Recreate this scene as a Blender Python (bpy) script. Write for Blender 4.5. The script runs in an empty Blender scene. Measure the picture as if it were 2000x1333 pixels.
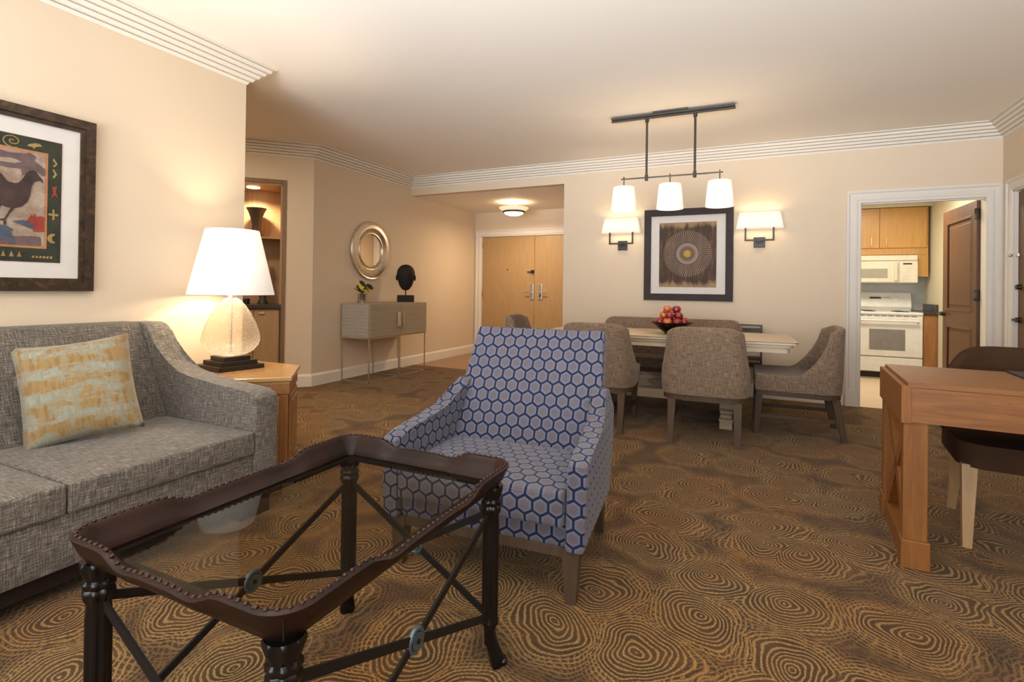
import bpy, bmesh, math, random
from mathutils import Vector, Matrix
R = math.radians
random.seed(4)
SC = bpy.context.scene
COL = SC.collection

# ------------------------------------------------------------------ camera, light, exposure
cam_d = bpy.data.cameras.new('camera')
cam = bpy.data.objects.new('camera', cam_d)
COL.objects.link(cam)
SC.camera = cam
def cam_matrix():
    yaw, pit, rol = R(25.2495), R(.39051), R(.74788)
    c, s = math.cos(yaw), math.sin(yaw)
    A = Matrix(((c, s, 0), (0, 0, 1), (-s, c, 0)))
    c, s = math.cos(pit), math.sin(pit)
    B = Matrix(((1, 0, 0), (0, c, -s), (0, s, c)))
    c, s = math.cos(rol), math.sin(rol)
    D = Matrix(((c, s, 0), (-s, c, 0), (0, 0, 1)))
    M = D @ B @ A
    r, u, f = M[0], M[1], M[2]
    W = Matrix(((r[0], u[0], -f[0], 0), (r[1], u[1], -f[1], 0), (r[2], u[2], -f[2], 1.16), (0, 0, 0, 1)))
    return W
cam.matrix_world = cam_matrix()
cam_d.sensor_width = 36
cam_d.lens = 1017.457 / 2000 * 36
cam_d.shift_y = -(666.5 - 557.11) / 2000
cam_d.clip_start = .02
cam_d.clip_end = 60

SC.view_settings.view_transform = 'Standard'
SC.view_settings.look = 'None'
SC.view_settings.gamma = 1
SC.view_settings.exposure = 0.36
SC.view_settings.use_curve_mapping = False
SC.cycles.use_denoising = True
SC.cycles.sample_clamp_indirect = 4

W = bpy.data.worlds.new('world'); SC.world = W; W.use_nodes = True
W.node_tree.nodes['Background'].inputs[0].default_value = (.9, .95, 1, 1)
W.node_tree.nodes['Background'].inputs[1].default_value = .6

def light(name, kind, loc, power, color=(1, 1, 1), size=.1, size_y=None, rot=(0, 0, 0), spot=None, blend=.6):
    d = bpy.data.lights.new(name, kind); d.energy = power; d.color = color
    if kind == 'AREA':
        d.size = size
        if size_y: d.shape = 'RECTANGLE'; d.size_y = size_y
    else:
        d.shadow_soft_size = size
    if spot: d.spot_size = R(spot); d.spot_blend = blend
    o = bpy.data.objects.new(name, d); COL.objects.link(o)
    o.location = loc; o.rotation_euler = rot
    return o
WARM = (1, .74, .46)
DAY = (.93, .96, 1.0)
# daylight through the window wall behind the camera
light('window_daylight', 'AREA', (-.6, -1.74, 1.45), 85, DAY, 4.6, 2.1, (R(112), 0, 0))
l = light('ceiling_fill_light', 'AREA', (-.6, -1.70, 1.3), 95, DAY, 4.4, 1.2, (R(118), 0, 0)); l.data.spread = R(75)   # added fill aimed upward to brighten the ceiling, not a real source
# two added fill lights: above the seating, and out of view behind the left wall
light('seating_fill_light', 'AREA', (-1.5, .9, 2.755), 9, (1, .83, .62), .16)
light('hall_fill_light', 'AREA', (-4.7, 2.6, 2.74), 26, (1, .85, .66), .35)

# ------------------------------------------------------------------ helpers
class MB:
    def __init__(s): s.b = bmesh.new()
    def box(s, x0, x1, y0, y1, z0, z1, bev=0, seg=2):
        m = Matrix.Translation(((x0+x1)/2, (y0+y1)/2, (z0+z1)/2)) @ Matrix.Diagonal((abs(x1-x0), abs(y1-y0), abs(z1-z0), 1))
        r = bmesh.ops.create_cube(s.b, size=1, matrix=m)
        if bev:
            es = list({e for v in r['verts'] for e in v.link_edges})
            bmesh.ops.bevel(s.b, geom=es, offset=bev, segments=seg, profile=.5, affect='EDGES', clamp_overlap=True)
        return s
    def cyl(s, a, b, r0, r1=None, n=16, cap=True):
        a, b = Vector(a), Vector(b); d = b - a
        r1 = r0 if r1 is None else r1
        q = d.to_track_quat('Z', 'Y').to_matrix().to_4x4()
        m = Matrix.Translation((a+b)/2) @ q
        bmesh.ops.create_cone(s.b, cap_ends=cap, segments=n, radius1=r0, radius2=r1, depth=d.length, matrix=m)
        return s
    def ball(s, c, r, sc=(1, 1, 1), u=16, v=10, rot=None):
        m = Matrix.Translation(c) @ (rot or Matrix.Identity(4)) @ Matrix.Diagonal((sc[0], sc[1], sc[2], 1))
        bmesh.ops.create_uvsphere(s.b, u_segments=u, v_segments=v, radius=r, matrix=m)
        return s
    def ico(s, c, r, sub=1):
        bmesh.ops.create_icosphere(s.b, subdivisions=sub, radius=r, matrix=Matrix.Translation(c)); return s
    def lathe(s, prof, c=(0, 0, 0), n=32, m=None, close=False, flute=None):
        rings = []
        for i, (r, z) in enumerate(prof):
            ring = []
            for k in range(n):
                a = 2*math.pi*k/n
                rr = r if not flute else r*(1+flute[i]*math.cos(a*flute[-1]))
                p = Vector((c[0]+rr*math.cos(a), c[1]+rr*math.sin(a), c[2]+z))
                ring.append(s.b.verts.new(m @ p if m else p))
            rings.append(ring)
        for i in range(len(rings)-1):
            for k in range(n):
                s.b.faces.new((rings[i][k], rings[i][(k+1) % n], rings[i+1][(k+1) % n], rings[i+1][k]))
        if close:
            s.b.faces.new(list(reversed(rings[0]))); s.b.faces.new(rings[-1])
        return s
    def prism(s, pts, z0, z1, m=None, bev=0):
        lo = [s.b.verts.new((m @ Vector((x, y, z0))) if m else (x, y, z0)) for x, y in pts]
        hi = [s.b.verts.new((m @ Vector((x, y, z1))) if m else (x, y, z1)) for x, y in pts]
        n = len(pts)
        fs = [s.b.faces.new(list(reversed(lo))), s.b.faces.new(hi)]
        for k in range(n): fs.append(s.b.faces.new((lo[k], lo[(k+1) % n], hi[(k+1) % n], hi[k])))
        if bev:
            es = list({e for f in fs[:2] for e in f.edges})
            bmesh.ops.bevel(s.b, geom=es, offset=bev, segments=2, profile=.5, affect='EDGES', clamp_overlap=True)
        return s
    def grid(s, P, closed_u=False):      # P[i][j] points
        V = [[s.b.verts.new(p) for p in row] for row in P]
        nu = len(V)
        for i in range(nu if closed_u else nu-1):
            a, b = V[i], V[(i+1) % nu]
            for j in range(len(a)-1):
                s.b.faces.new((a[j], b[j], b[j+1], a[j+1]))
        return V
    def hexa(s, p):                      # 8 corners: 4 low, 4 high
        v = [s.b.verts.new(q) for q in p]
        for f in ((3, 2, 1, 0), (4, 5, 6, 7), (0, 1, 5, 4), (1, 2, 6, 5), (2, 3, 7, 6), (3, 0, 4, 7)):
            s.b.faces.new([v[i] for i in f])
        return s
    def taper(s, c0, h0, c1, h1, z0, z1):   # square tapering post
        p = []
        for (cx, cy), (hx, hy), z in ((c0, h0, z0), (c1, h1, z1)):
            p += [(cx-hx, cy-hy, z), (cx+hx, cy-hy, z), (cx+hx, cy+hy, z), (cx-hx, cy+hy, z)]
        return s.hexa(p)
    def bar(s, a, b, w, t, up=(0, 0, 1)):    # rectangular bar between two points
        a, b = Vector(a), Vector(b); d = (b-a).normalized(); u = Vector(up)
        x = d.cross(u).normalized(); y = x.cross(d).normalized()
        p = []
        for q in (a, b): p += [q-x*w/2-y*t/2, q+x*w/2-y*t/2, q+x*w/2+y*t/2, q-x*w/2+y*t/2]
        return s.hexa(p)
    def torus(s, R0, r0, m=None, n=32, k=10):
        P = []
        for i in range(n):
            a = 2*math.pi*i/n; row = []
            for j in range(k+1):
                b = 2*math.pi*j/k
                v = Vector(((R0+r0*math.cos(b))*math.cos(a), (R0+r0*math.cos(b))*math.sin(a), r0*math.sin(b)))
                row.append(m @ v if m else v)
            P.append(row)
        s.grid(P, True); return s
    def build(s, name, mat, parent=None, smooth=None, uv=0, sub=0, keep=False):
        b = s.b
        bmesh.ops.remove_doubles(b, verts=b.verts, dist=1e-5)
        bmesh.ops.recalc_face_normals(b, faces=b.faces)
        if uv:
            L = b.loops.layers.uv.new('UVMap')
            for f in b.faces:
                n = f.normal; ax = max(range(3), key=lambda i: abs(n[i])*(1.001 if i == 1 else 1))
                for l in f.loops:
                    c = l.vert.co
                    if uv == 2 and ax == 1: q = (c.x, math.hypot(c.y-.4, c.z))
                    q = (c.y, c.z) if ax == 0 else ((c.x, c.z) if ax == 1 else (c.x, c.y))
                    l[L].uv = q
        me = bpy.data.meshes.new(name); b.to_mesh(me); b.free()
        ms = mat if isinstance(mat, (list, tuple)) else [mat]
        for m in ms: me.materials.append(m)
        if smooth is not None:
            for p in me.polygons: p.use_smooth = True
        o = bpy.data.objects.new(name, me); COL.objects.link(o)
        if parent: o.parent = parent
        if sub:
            md = o.modifiers.new('subdivision', 'SUBSURF'); md.levels = sub; md.render_levels = sub
        if smooth is not None and smooth < 180:
            try: me.set_sharp_from_angle(angle=R(smooth))
            except Exception: pass
        return o
def thing(name, label, cat, loc=(0, 0, 0), rz=0, group=None):
    o = bpy.data.objects.new(name, None); COL.objects.link(o); o.empty_display_size = .1
    o.location = loc; o.rotation_euler = (0, 0, rz); o['label'] = label; o['category'] = cat
    if group: o['group'] = group
    return o
def tag(o, label, cat, group=None, kind=None):
    o['label'] = label; o['category'] = cat
    if group: o['group'] = group
    if kind: o['kind'] = kind
    return o
def struct(o, label=None, cat=None):
    o['kind'] = 'structure'
    if label: o['label'] = label
    if cat: o['category'] = cat
    return o
def copy_tree(o, parent=None):
    c = o.copy(); COL.objects.link(c)
    if parent: c.parent = parent
    for ch in [q for q in o.children]: copy_tree(ch, c)
    return c
def rrect(x0, x1, y0, y1, r, n=5):
    pts = []
    for cx, cy, a0 in ((x1-r, y0+r, -90), (x1-r, y1-r, 0), (x0+r, y1-r, 90), (x0+r, y0+r, 180)):
        for k in range(n+1):
            a = R(a0+90*k/n); pts.append((cx+r*math.cos(a), cy+r*math.sin(a)))
    return pts
def sstep(a, b, x):
    t = min(1, max(0, (x-a)/(b-a))); return t*t*(3-2*t)

# ------------------------------------------------------------------ materials
class NT:
    def __init__(s, name):
        s.m = bpy.data.materials.new(name); s.m.use_nodes = True; s.t = s.m.node_tree; s.n = s.t.nodes; s.l = s.t.links
        s.bs = s.n['Principled BSDF']
    def set(s, sock, v):
        if hasattr(v, 'is_output') or isinstance(v, bpy.types.NodeSocket): s.l.new(v, sock)
        else: sock.default_value = v
    def math(s, op, a, b=0., c=None, clamp=False):
        n = s.n.new('ShaderNodeMath'); n.operation = op; n.use_clamp = clamp
        s.set(n.inputs[0], a); s.set(n.inputs[1], b)
        if c is not None: s.set(n.inputs[2], c)
        return n.outputs[0]
    def vm(s, op, a, b=(0, 0, 0), scale=None):
        n = s.n.new('ShaderNodeVectorMath'); n.operation = op
        s.set(n.inputs[0], a)
        if op not in ('ABSOLUTE', 'LENGTH', 'SCALE'): s.set(n.inputs[1], b)
        if scale is not None: s.set(n.inputs['Scale'], scale)
        return n.outputs['Value'] if op in ('DOT_PRODUCT', 'LENGTH', 'DISTANCE') else n.outputs['Vector']
    def co(s, kind='Object'):
        n = s.n.new('ShaderNodeTexCoord'); return n.outputs[kind]
    def map(s, v, sc=(1, 1, 1), loc=(0, 0, 0), rot=(0, 0, 0)):
        n = s.n.new('ShaderNodeMapping'); s.l.new(v, n.inputs[0])
        n.inputs['Location'].default_value = loc; n.inputs['Rotation'].default_value = rot; n.inputs['Scale'].default_value = sc
        return n.outputs[0]
    def noise(s, v, scale, detail=3, rough=.5, dist=0, col=False):
        n = s.n.new('ShaderNodeTexNoise'); s.l.new(v, n.inputs['Vector'])
        n.inputs['Scale'].default_value = scale; n.inputs['Detail'].default_value = detail
        n.inputs['Roughness'].default_value = rough; n.inputs['Distortion'].default_value = dist
        return n.outputs['Color' if col else 'Fac']
    def vor(s, v, scale, rnd=1, feat='F1', dim='3D'):
        n = s.n.new('ShaderNodeTexVoronoi'); n.voronoi_dimensions = dim; n.feature = feat; s.l.new(v, n.inputs['Vector'])
        n.inputs['Scale'].default_value = scale; n.inputs['Randomness'].default_value = rnd
        return n
    def ramp(s, f, stops, interp='LINEAR'):
        n = s.n.new('ShaderNodeValToRGB'); s.set(n.inputs[0], f); e = n.color_ramp; e.interpolation = interp
        while len(e.elements) < len(stops): e.elements.new(.5)
        for k, (p, c) in enumerate(stops):
            e.elements[k].position = p; e.elements[k].color = (*c, 1) if len(c) == 3 else c
        return n.outputs[0]
    def mix(s, f, a, b, mode='MIX'):
        n = s.n.new('ShaderNodeMix'); n.data_type = 'RGBA'; n.blend_type = mode
        s.set(n.inputs['Factor'], f)
        for i, v in ((6, a), (7, b)):
            if isinstance(v, (tuple, list)): v = (*v[:3], 1)
            s.set(n.inputs[i], v)
        return n.outputs[2]
    def sep(s, v):
        n = s.n.new('ShaderNodeSeparateXYZ'); s.l.new(v, n.inputs[0]); return n.outputs
    def comb(s, x, y, z=0.):
        n = s.n.new('ShaderNodeCombineXYZ')
        for i, v in enumerate((x, y, z)): s.set(n.inputs[i], v)
        return n.outputs[0]
    def bump(s, h, strength=.3, dist=.01):
        n = s.n.new('ShaderNodeBump'); s.l.new(h, n.inputs['Height']); n.inputs['Strength'].default_value = strength
        n.inputs['Distance'].default_value = dist; s.l.new(n.outputs[0], s.bs.inputs['Normal'])
    def p(s, **k):
        for a, v in k.items():
            key = {'base': 'Base Color', 'rough': 'Roughness', 'metal': 'Metallic', 'spec': 'Specular IOR Level', 'trans': 'Transmission Weight',
                   'ior': 'IOR', 'ec': 'Emission Color', 'es': 'Emission Strength', 'sheen': 'Sheen Weight', 'coat': 'Coat Weight', 'alpha': 'Alpha', 'sheenr': 'Sheen Roughness'}[a]
            if isinstance(v, tuple) and len(v) == 3: v = (*v, 1)
            s.set(s.bs.inputs[key], v)
        return s
def flat(name, base, rough=.5, metal=0, var=.06, scale=12, **k):
    n = NT(name); f = n.noise(n.co(), scale, 3)
    dark = tuple(c*(1-var) for c in base); lite = tuple(min(1, c*(1+var)) for c in base)
    n.p(base=n.ramp(f, [(.3, dark), (.7, lite)]), rough=rough, metal=metal, **k)
    return n.m
def wood(name, c0, c1, rough=.35, axis=0, scale=1, coat=.0, grain=14):
    n = NT(name); sc = [grain*scale]*3; sc[axis] = 1.1*scale
    v = n.map(n.co(), tuple(sc))
    f = n.noise(v, 3.0, 5, .6, .6)
    g = n.noise(n.map(n.co(), tuple(q*5 for q in sc)), 2.0, 2)
    f = n.math('ADD', n.math('MULTIPLY', f, .8), n.math('MULTIPLY', g, .2))
    n.p(base=n.ramp(f, [(.3, c0), (.68, c1)]), rough=rough, coat=coat)
    n.bump(f, .06, .002)
    return n.m
def paint(name, base, bump=.04):
    n = NT(name); f = n.noise(n.co(), 90, 3); g = n.noise(n.co(), 1.3, 2)
    n.p(base=n.mix(n.math('MULTIPLY', g, .25), base, tuple(c*.94 for c in base)), rough=.75, spec=.25)
    n.bump(f, bump, .004); return n.m

M = {}
M['wall'] = paint('wall_paint', (.72, .60, .455))
M['ceil'] = paint('ceiling_paint', (.90, .845, .77), .05)
M['trim'] = paint('trim_paint', (.80, .745, .66), .01)
M['trimw'] = paint('door_trim_paint', (.76, .72, .66), .01)
M['kwall'] = paint('kitchen_wall_paint', (.66, .61, .47), .02)
M['grey_splash'] = flat('backsplash_grey', (.42, .44, .42), .4)
M['maple'] = wood('maple_veneer', (.38, .235, .105), (.46, .30, .15), .4, 2)
M['kmaple'] = wood('kitchen_maple', (.42, .215, .055), (.54, .295, .085), .35, 2)
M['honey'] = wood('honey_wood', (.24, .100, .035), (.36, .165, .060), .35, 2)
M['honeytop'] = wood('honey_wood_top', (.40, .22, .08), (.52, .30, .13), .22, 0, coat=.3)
M['cherry'] = wood('cherry_wood', (.155, .050, .007), (.26, .100, .015), .6, 2)
M['cherryh'] = wood('cherry_wood_horizontal', (.155, .050, .007), (.26, .100, .015), .5, 0)
M['doorwood'] = wood('panel_door_wood', (.095, .040, .016), (.145, .066, .028), .5, 2)
M['chairleg'] = wood('grey_brown_leg_wood', (.052, .029, .014), (.088, .052, .028), .65, 2)
M['paleleg'] = wood('pale_leg_wood', (.40, .25, .12), (.50, .33, .17), .4, 2)
M['cream'] = wood('cream_table_wood', (.50, .38, .24), (.60, .48, .32), .3, 0)
M['creamedge'] = flat('dark_table_edge', (.10, .07, .045), .4)
M['greywood'] = wood('driftwood_veneer', (.27, .22, .155), (.37, .305, .225), .5, 1, grain=30)
M['espresso'] = flat('espresso_wood', (.022, .014, .010), .45, spec=.3)
M['plinth'] = flat('sofa_plinth', (.018, .011, .008), .6, spec=.2)
M['black'] = flat('black_stone', (.008, .006, .005), .7)
M['bronze'] = flat('dark_bronze', (.035, .030, .026), .38, .7)
M['bronzelamp'] = flat('pendant_bronze', (.060, .054, .046), .45, .6)
M['iron'] = flat('polished_dark_iron', (.040, .038, .040), .22, .9)
M['ironflat'] = flat('dark_iron_bar', (.012, .010, .009), .5, 0, spec=.2)
M['bluering'] = flat('steel_ring', (.16, .22, .28), .3, .8)
M['steel'] = flat('satin_steel', (.62, .60, .58), .3, .9)
M['silver'] = flat('champagne_silver', (.62, .56, .47), .32, .85, var=.12, scale=30)
M['hinge'] = flat('aged_bronze_hardware', (.06, .045, .035), .35, .8)
M['white'] = flat('white_enamel', (.70, .69, .67), .25)
M['creamwhite'] = flat('cream_enamel', (.66, .61, .49), .3)
M['greyglass'] = flat('oven_window', (.22, .21, .20), .15)
M['greyglass2'] = flat('microwave_window', (.33, .31, .25), .2)
M['darkdisp'] = flat('dark_display', (.02, .03, .035), .2)
M['gap'] = flat('shadow_gap', (.02, .015, .01), .8)
M['granite'] = flat('dark_counter', (.045, .035, .032), .25, scale=80, var=.4)
M['tile'] = wood('kitchen_floor_tile', (.62, .48, .33), (.70, .56, .40), .4, 0)
M['entryfloor'] = wood('entry_wood_floor', (.26, .145, .075), (.34, .20, .11), .3, 0)
M['paper'] = flat('mat_board', (.66, .63, .60), .7, var=.02)
M['frame_dark'] = flat('grey_brown_frame', (.045, .034, .033), .6, var=.1, spec=.2)
M['pad'] = flat('desk_pad_leather', (.018, .017, .016), .5)
M['leafg'] = flat('leaf_green', (.03, .075, .02), .5, var=.4)
M['yellow'] = flat('yellow_petal', (.80, .56, .02), .5)
M['purple'] = flat('dark_purple_petal', (.04, .012, .03), .6)
M['brownvel'] = flat('brown_velvet', (.055, .030, .018), .95, spec=.05)
M['vasebronze'] = flat('dark_ceramic', (.05, .035, .022), .5)
M['tan'] = flat('tan_ceramic', (.30, .19, .10), .6)
M['shelfwood'] = wood('niche_wood', (.36, .21, .10), (.46, .29, .15), .45, 2)
M['nichedark'] = wood('niche_frame_wood', (.17, .10, .05), (.26, .16, .085), .45, 2)

def marble_frame():
    n = NT('mottled_picture_frame')
    f = n.noise(n.co(), 22, 5, .6, 1.0)
    n.p(base=n.ramp(f, [(.35, (.018, .012, .008)), (.55, (.045, .026, .014)), (.72, (.12, .055, .025))]), rough=.35); return n.m
M['mottle'] = marble_frame()

def carpet():
    n = NT('swirl_carpet'); co = n.co()
    w = n.noise(n.map(co, (1, 1, 0)), 3.2, 2, .5, 0, True)
    wv = n.vm('SCALE', n.vm('SUBTRACT', w, (.5, .5, .5)), scale=.24)
    p = n.map(n.vm('ADD', co, wv), (1, 1, 0), rot=(0, 0, R(12)))
    v = n.vor(p, 2.85, .55, dim='2D'); v2 = n.vor(p, 2.85, .55, 'F2', '2D')
    d = v.outputs['Distance']; d2 = v2.outputs['Distance']
    w2 = n.noise(co, 5, 2)
    brk = n.noise(co, 125, 2, .6)
    def rings(dd, pitch, k):
        dm = n.math('ADD', n.math('DIVIDE', dd, 2.85), n.math('MULTIPLY', w2, .045))
        return n.math('SINE', n.math('ADD', n.math('MULTIPLY', dm, 2*math.pi/pitch), k))
    r1 = rings(d, .0180, 0.)
    r2 = rings(d2, .0180, 1.3)
    outer = n.ramp(d, [(.34, (0, 0, 0)), (.40, (1, 1, 1))])
    ring = n.math('MAXIMUM', r1, n.math('SUBTRACT', n.math('MULTIPLY', n.math('MULTIPLY', r2, outer), .6), n.math('MULTIPLY', n.math('SUBTRACT', 1., outer), 1.)))
    r = n.math('ADD', ring, n.math('MULTIPLY', n.math('SUBTRACT', brk, .5), 2.8))
    line = n.ramp(r, [(.0, (.08, .08, .08)), (1.0, (.95, .95, .95))])
    # edge of the discs sinks into dark brown
    inner = n.ramp(n.math('ADD', d, n.math('MULTIPLY', n.noise(co, 2.2, 2), .25)), [(.58, (1, 1, 1)), (.78, (.30, .30, .30))])
    tint = n.noise(n.map(co, (1, 1, 0)), 1.7, 2)
    gold = n.ramp(tint, [(.35, (.33, .165, .042)), (.65, (.31, .195, .070))])
    dark = n.ramp(n.noise(co, 9, 3), [(.35, (.026, .014, .007)), (.7, (.070, .033, .013))])
    f = n.math('MULTIPLY', line, inner)
    col = n.mix(f, dark, gold)
    n.p(base=col, rough=.95, spec=.1, sheen=.1)
    n.bump(n.math('ADD', f, brk), .35, .004)
    return n.m
M['carpet'] = carpet()

def weave(name, a, b, c, s=1.0, uvk='UV'):
    n = NT(name); co = n.co(uvk)
    h = n.noise(n.map(co, (14*s, 190*s, 1)), 1.6, 3, .6)
    v = n.noise(n.map(co, (190*s, 14*s, 1)), 1.6, 3, .6)
    f = n.math('MULTIPLY', n.math('ADD', h, v), .5)
    g = n.noise(co, 260*s, 2)
    f = n.math('ADD', n.math('MULTIPLY', f, .8), n.math('MULTIPLY', g, .2))
    n.p(base=n.ramp(f, [(.36, a), (.5, b), (.64, c)]), rough=.9, spec=.15, sheen=.15)
    n.bump(f, .5, .004)
    return n.m
M['sofa'] = weave('grey_tweed', (.036, .030, .027), (.125, .107, .090), (.34, .31, .27), .8)
M['chairfab'] = weave('brown_tweed', (.085, .054, .036), (.205, .142, .098), (.37, .285, .215), .7)

def hexfab():
    n = NT('blue_hexagon_velvet'); co = n.co('UV')
    P = n.vm('SCALE', co, scale=1/.060)
    P = n.map(P, (1, 1, 0))
    r = (1, math.sqrt(3), 1); h = (.5, math.sqrt(3)/2, 0)
    Q = n.vm('ADD', P, (100, 100*math.sqrt(3), 0))
    a = n.vm('SUBTRACT', n.vm('MODULO', Q, r), h)
    b = n.vm('SUBTRACT', n.vm('MODULO', n.vm('SUBTRACT', Q, h), r), h)
    a = n.vm('MULTIPLY', a, (1, 1, 0)); b = n.vm('MULTIPLY', b, (1, 1, 0))
    la = n.vm('DOT_PRODUCT', a, a); lb = n.vm('DOT_PRODUCT', b, b)
    sel = n.math('LESS_THAN', la, lb)
    g = n.vm('ADD', n.vm('SCALE', a, scale=sel), n.vm('SCALE', b, scale=n.math('SUBTRACT', 1., sel)))
    ga = n.vm('ABSOLUTE', g)
    hd = n.math('MAXIMUM', n.vm('DOT_PRODUCT', ga, (.5, math.sqrt(3)/2, 0)), n.sep(ga)[0])
    cid = n.vm('SUBTRACT', Q, g)
    rnd = n.noise(n.vm('SCALE', cid, scale=1.37), 1.0, 1)
    big = n.noise(co, 7, 2)
    hz = n.noise(n.map(co, (220, 60, 1)), 1, 2)
    grey = n.mix(n.math('ADD', n.math('MULTIPLY', rnd, .5), n.math('MULTIPLY', hz, .5)), (.070, .052, .054), (.155, .130, .140))
    blue = (.125, .145, .225)
    cell = n.mix(n.ramp(hd, [(.24, (0, 0, 0)), (.39, (1, 1, 1))]), grey, blue)
    cell = n.mix(n.math('MULTIPLY', big, .22), cell, (.14, .165, .27))
    line = n.ramp(hd, [(.400, (0, 0, 0)), (.438, (1, 1, 1))])
    col = n.mix(line, cell, (.007, .010, .034))
    n.p(base=col, rough=.7, sheen=.2, spec=.2)
    n.bump(n.math('SUBTRACT', 1., line), .5, .004)
    return n.m
M['hex'] = hexfab()

def cushionfab():
    n = NT('gold_and_mint_abstract_print'); co = n.co('UV')
    v = n.noise(n.map(co, (55, 8, 1)), 1, 4, .65)
    h = n.noise(n.map(co, (9, 22, 1)), 1, 5, .7, .5)
    w = n.math('SINE', n.math('MULTIPLY', n.sep(co)[1], 62.))
    f = n.math('ADD', n.math('ADD', n.math('MULTIPLY', h, .58), n.math('MULTIPLY', v, .42)), n.math('MULTIPLY', w, .040))
    warm = n.ramp(n.noise(n.map(co, (30, 6, 1)), 2, 3), [(.35, (.22, .115, .022)), (.6, (.30, .185, .062))])
    pale = n.ramp(v, [(.35, (.26, .21, .125)), (.5, (.25, .275, .225)), (.65, (.36, .36, .31))])
    col = n.mix(n.ramp(f, [(.455, (0, 0, 0)), (.545, (1, 1, 1))]), pale, warm)
    col = n.mix(n.math('MULTIPLY', n.noise(co, 300, 2), .3), col, (.25, .19, .1))
    n.p(base=col, rough=.85, sheen=.2)
    n.bump(v, .2, .003); return n.m
M['cushion'] = cushionfab()

def leather():
    n = NT('oxblood_leather'); f = n.noise(n.co(), 6, 4); g = n.vor(n.co(), 240).outputs['Distance']
    n.p(base=n.ramp(f, [(.3, (.009, .004, .003)), (.7, (.024, .008, .005))]), rough=.40, spec=.22)
    n.bump(g, .12, .002); return n.m
M['leather'] = leather()
M['nail'] = flat('nailhead', (.045, .022, .017), .25, .6)

def glass(name, color, rough=0., alpha=.0, ior=1.45):
    n = NT(name); n.p(base=color, rough=rough, trans=1.0, ior=ior)
    return n
def pane(name, tint, refl_rough=.02):
    # thin pane: transparent body with fresnel reflection
    n = NT(name); t = n.t
    tr = n.n.new('ShaderNodeBsdfTransparent'); tr.inputs[0].default_value = (*tint, 1)
    gl = n.n.new('ShaderNodeBsdfGlossy'); gl.inputs['Roughness'].default_value = refl_rough
    fr = n.n.new('ShaderNodeFresnel'); fr.inputs[0].default_value = 1.45
    mx = n.n.new('ShaderNodeMixShader')
    ge = n.n.new('ShaderNodeNewGeometry')
    n.l.new(n.math('MULTIPLY', n.math('MULTIPLY', fr.outputs[0], .45), n.math('SUBTRACT', 1., ge.outputs['Backfacing'])), mx.inputs[0]); n.l.new(tr.outputs[0], mx.inputs[1]); n.l.new(gl.outputs[0], mx.inputs[2])
    n.l.new(mx.outputs[0], n.n['Material Output'].inputs[0])
    n.n.remove(n.bs); return n.m
M['tableglass'] = pane('smoked_table_glass', (.80, .765, .69))
M['bowlglass'] = pane('green_bowl_glass', (.30, .31, .24), .08)

def seeded():
    n = NT('seeded_glass')
    tr = n.n.new('ShaderNodeBsdfTransparent'); tr.inputs[0].default_value = (.97, .94, .88, 1)
    df = n.n.new('ShaderNodeBsdfTranslucent'); df.inputs[0].default_value = (.95, .92, .86, 1)
    gl = n.n.new('ShaderNodeBsdfGlossy'); gl.inputs['Roughness'].default_value = .08
    v = n.vor(n.co(), 75).outputs['Distance']
    spots = n.ramp(v, [(.25, (.50, .50, .50)), (.45, (.26, .26, .26))])
    bp = n.n.new('ShaderNodeBump'); n.l.new(v, bp.inputs['Height']); bp.inputs['Strength'].default_value = .5; bp.inputs['Distance'].default_value = .003
    n.l.new(bp.outputs[0], gl.inputs['Normal'])
    fr = n.n.new('ShaderNodeFresnel'); fr.inputs[0].default_value = 1.45
    ge = n.n.new('ShaderNodeNewGeometry'); frb = n.math('MULTIPLY', fr.outputs[0], n.math('SUBTRACT', 1., ge.outputs['Backfacing']))
    m1 = n.n.new('ShaderNodeMixShader'); n.l.new(spots, m1.inputs[0]); n.l.new(tr.outputs[0], m1.inputs[1]); n.l.new(df.outputs[0], m1.inputs[2])
    m2 = n.n.new('ShaderNodeMixShader'); n.l.new(frb, m2.inputs[0]); n.l.new(m1.outputs[0], m2.inputs[1]); n.l.new(gl.outputs[0], m2.inputs[2])
    n.l.new(m2.outputs[0], n.n['Material Output'].inputs[0]); n.n.remove(n.bs); return n.m
M['seeded'] = seeded()

def shade(name, col, e, tr=.5):
    n = NT(name); n.p(base=(.85, .80, .72), rough=.8, ec=col, es=e); return n.m
M['shade'] = shade('lit_lamp_shade', (1, .88, .76), .42)
M['shade2'] = shade('lit_pendant_shade', (1, .86, .74), .42)
M['shade3'] = shade('lit_sconce_shade', (1, .86, .70), .36)
M['bulb'] = shade('glowing_bulb', (1, .85, .6), 4)
M['diffuser'] = shade('glowing_diffuser', (1, .86, .6), 1.6)
M['dish'] = shade('lit_alabaster_dish', (1, .72, .40), .55)
M['mirror'] = NT('mirror_glass').p(base=(.9, .88, .84), rough=.02, metal=1.).m

def apple(k):
    n = NT('apple_skin'); f = n.noise(n.map(n.co(), (1, 1, .4)), 30, 3)
    a, b = [((.30, .012, .012), (.42, .05, .025)), ((.16, .006, .012), (.25, .02, .02)), ((.36, .035, .012), (.50, .16, .05))][k]
    n.p(base=n.ramp(f, [(.35, a), (.7, b)]), rough=.22, coat=.3); return n.m
APPLE = [apple(k) for k in range(3)]

# ------------------------------------------------------------------ room shell
YB, XL, YE, XM, YM, H = 6.341, -3.398, 2.602, -4.66, 4.468, 2.769
XR, XA, YD = 2.063, -2.265, 8.278
KY, KX = 9.13, 2.13          # kitchen back wall, kitchen right wall
T = .12

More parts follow.
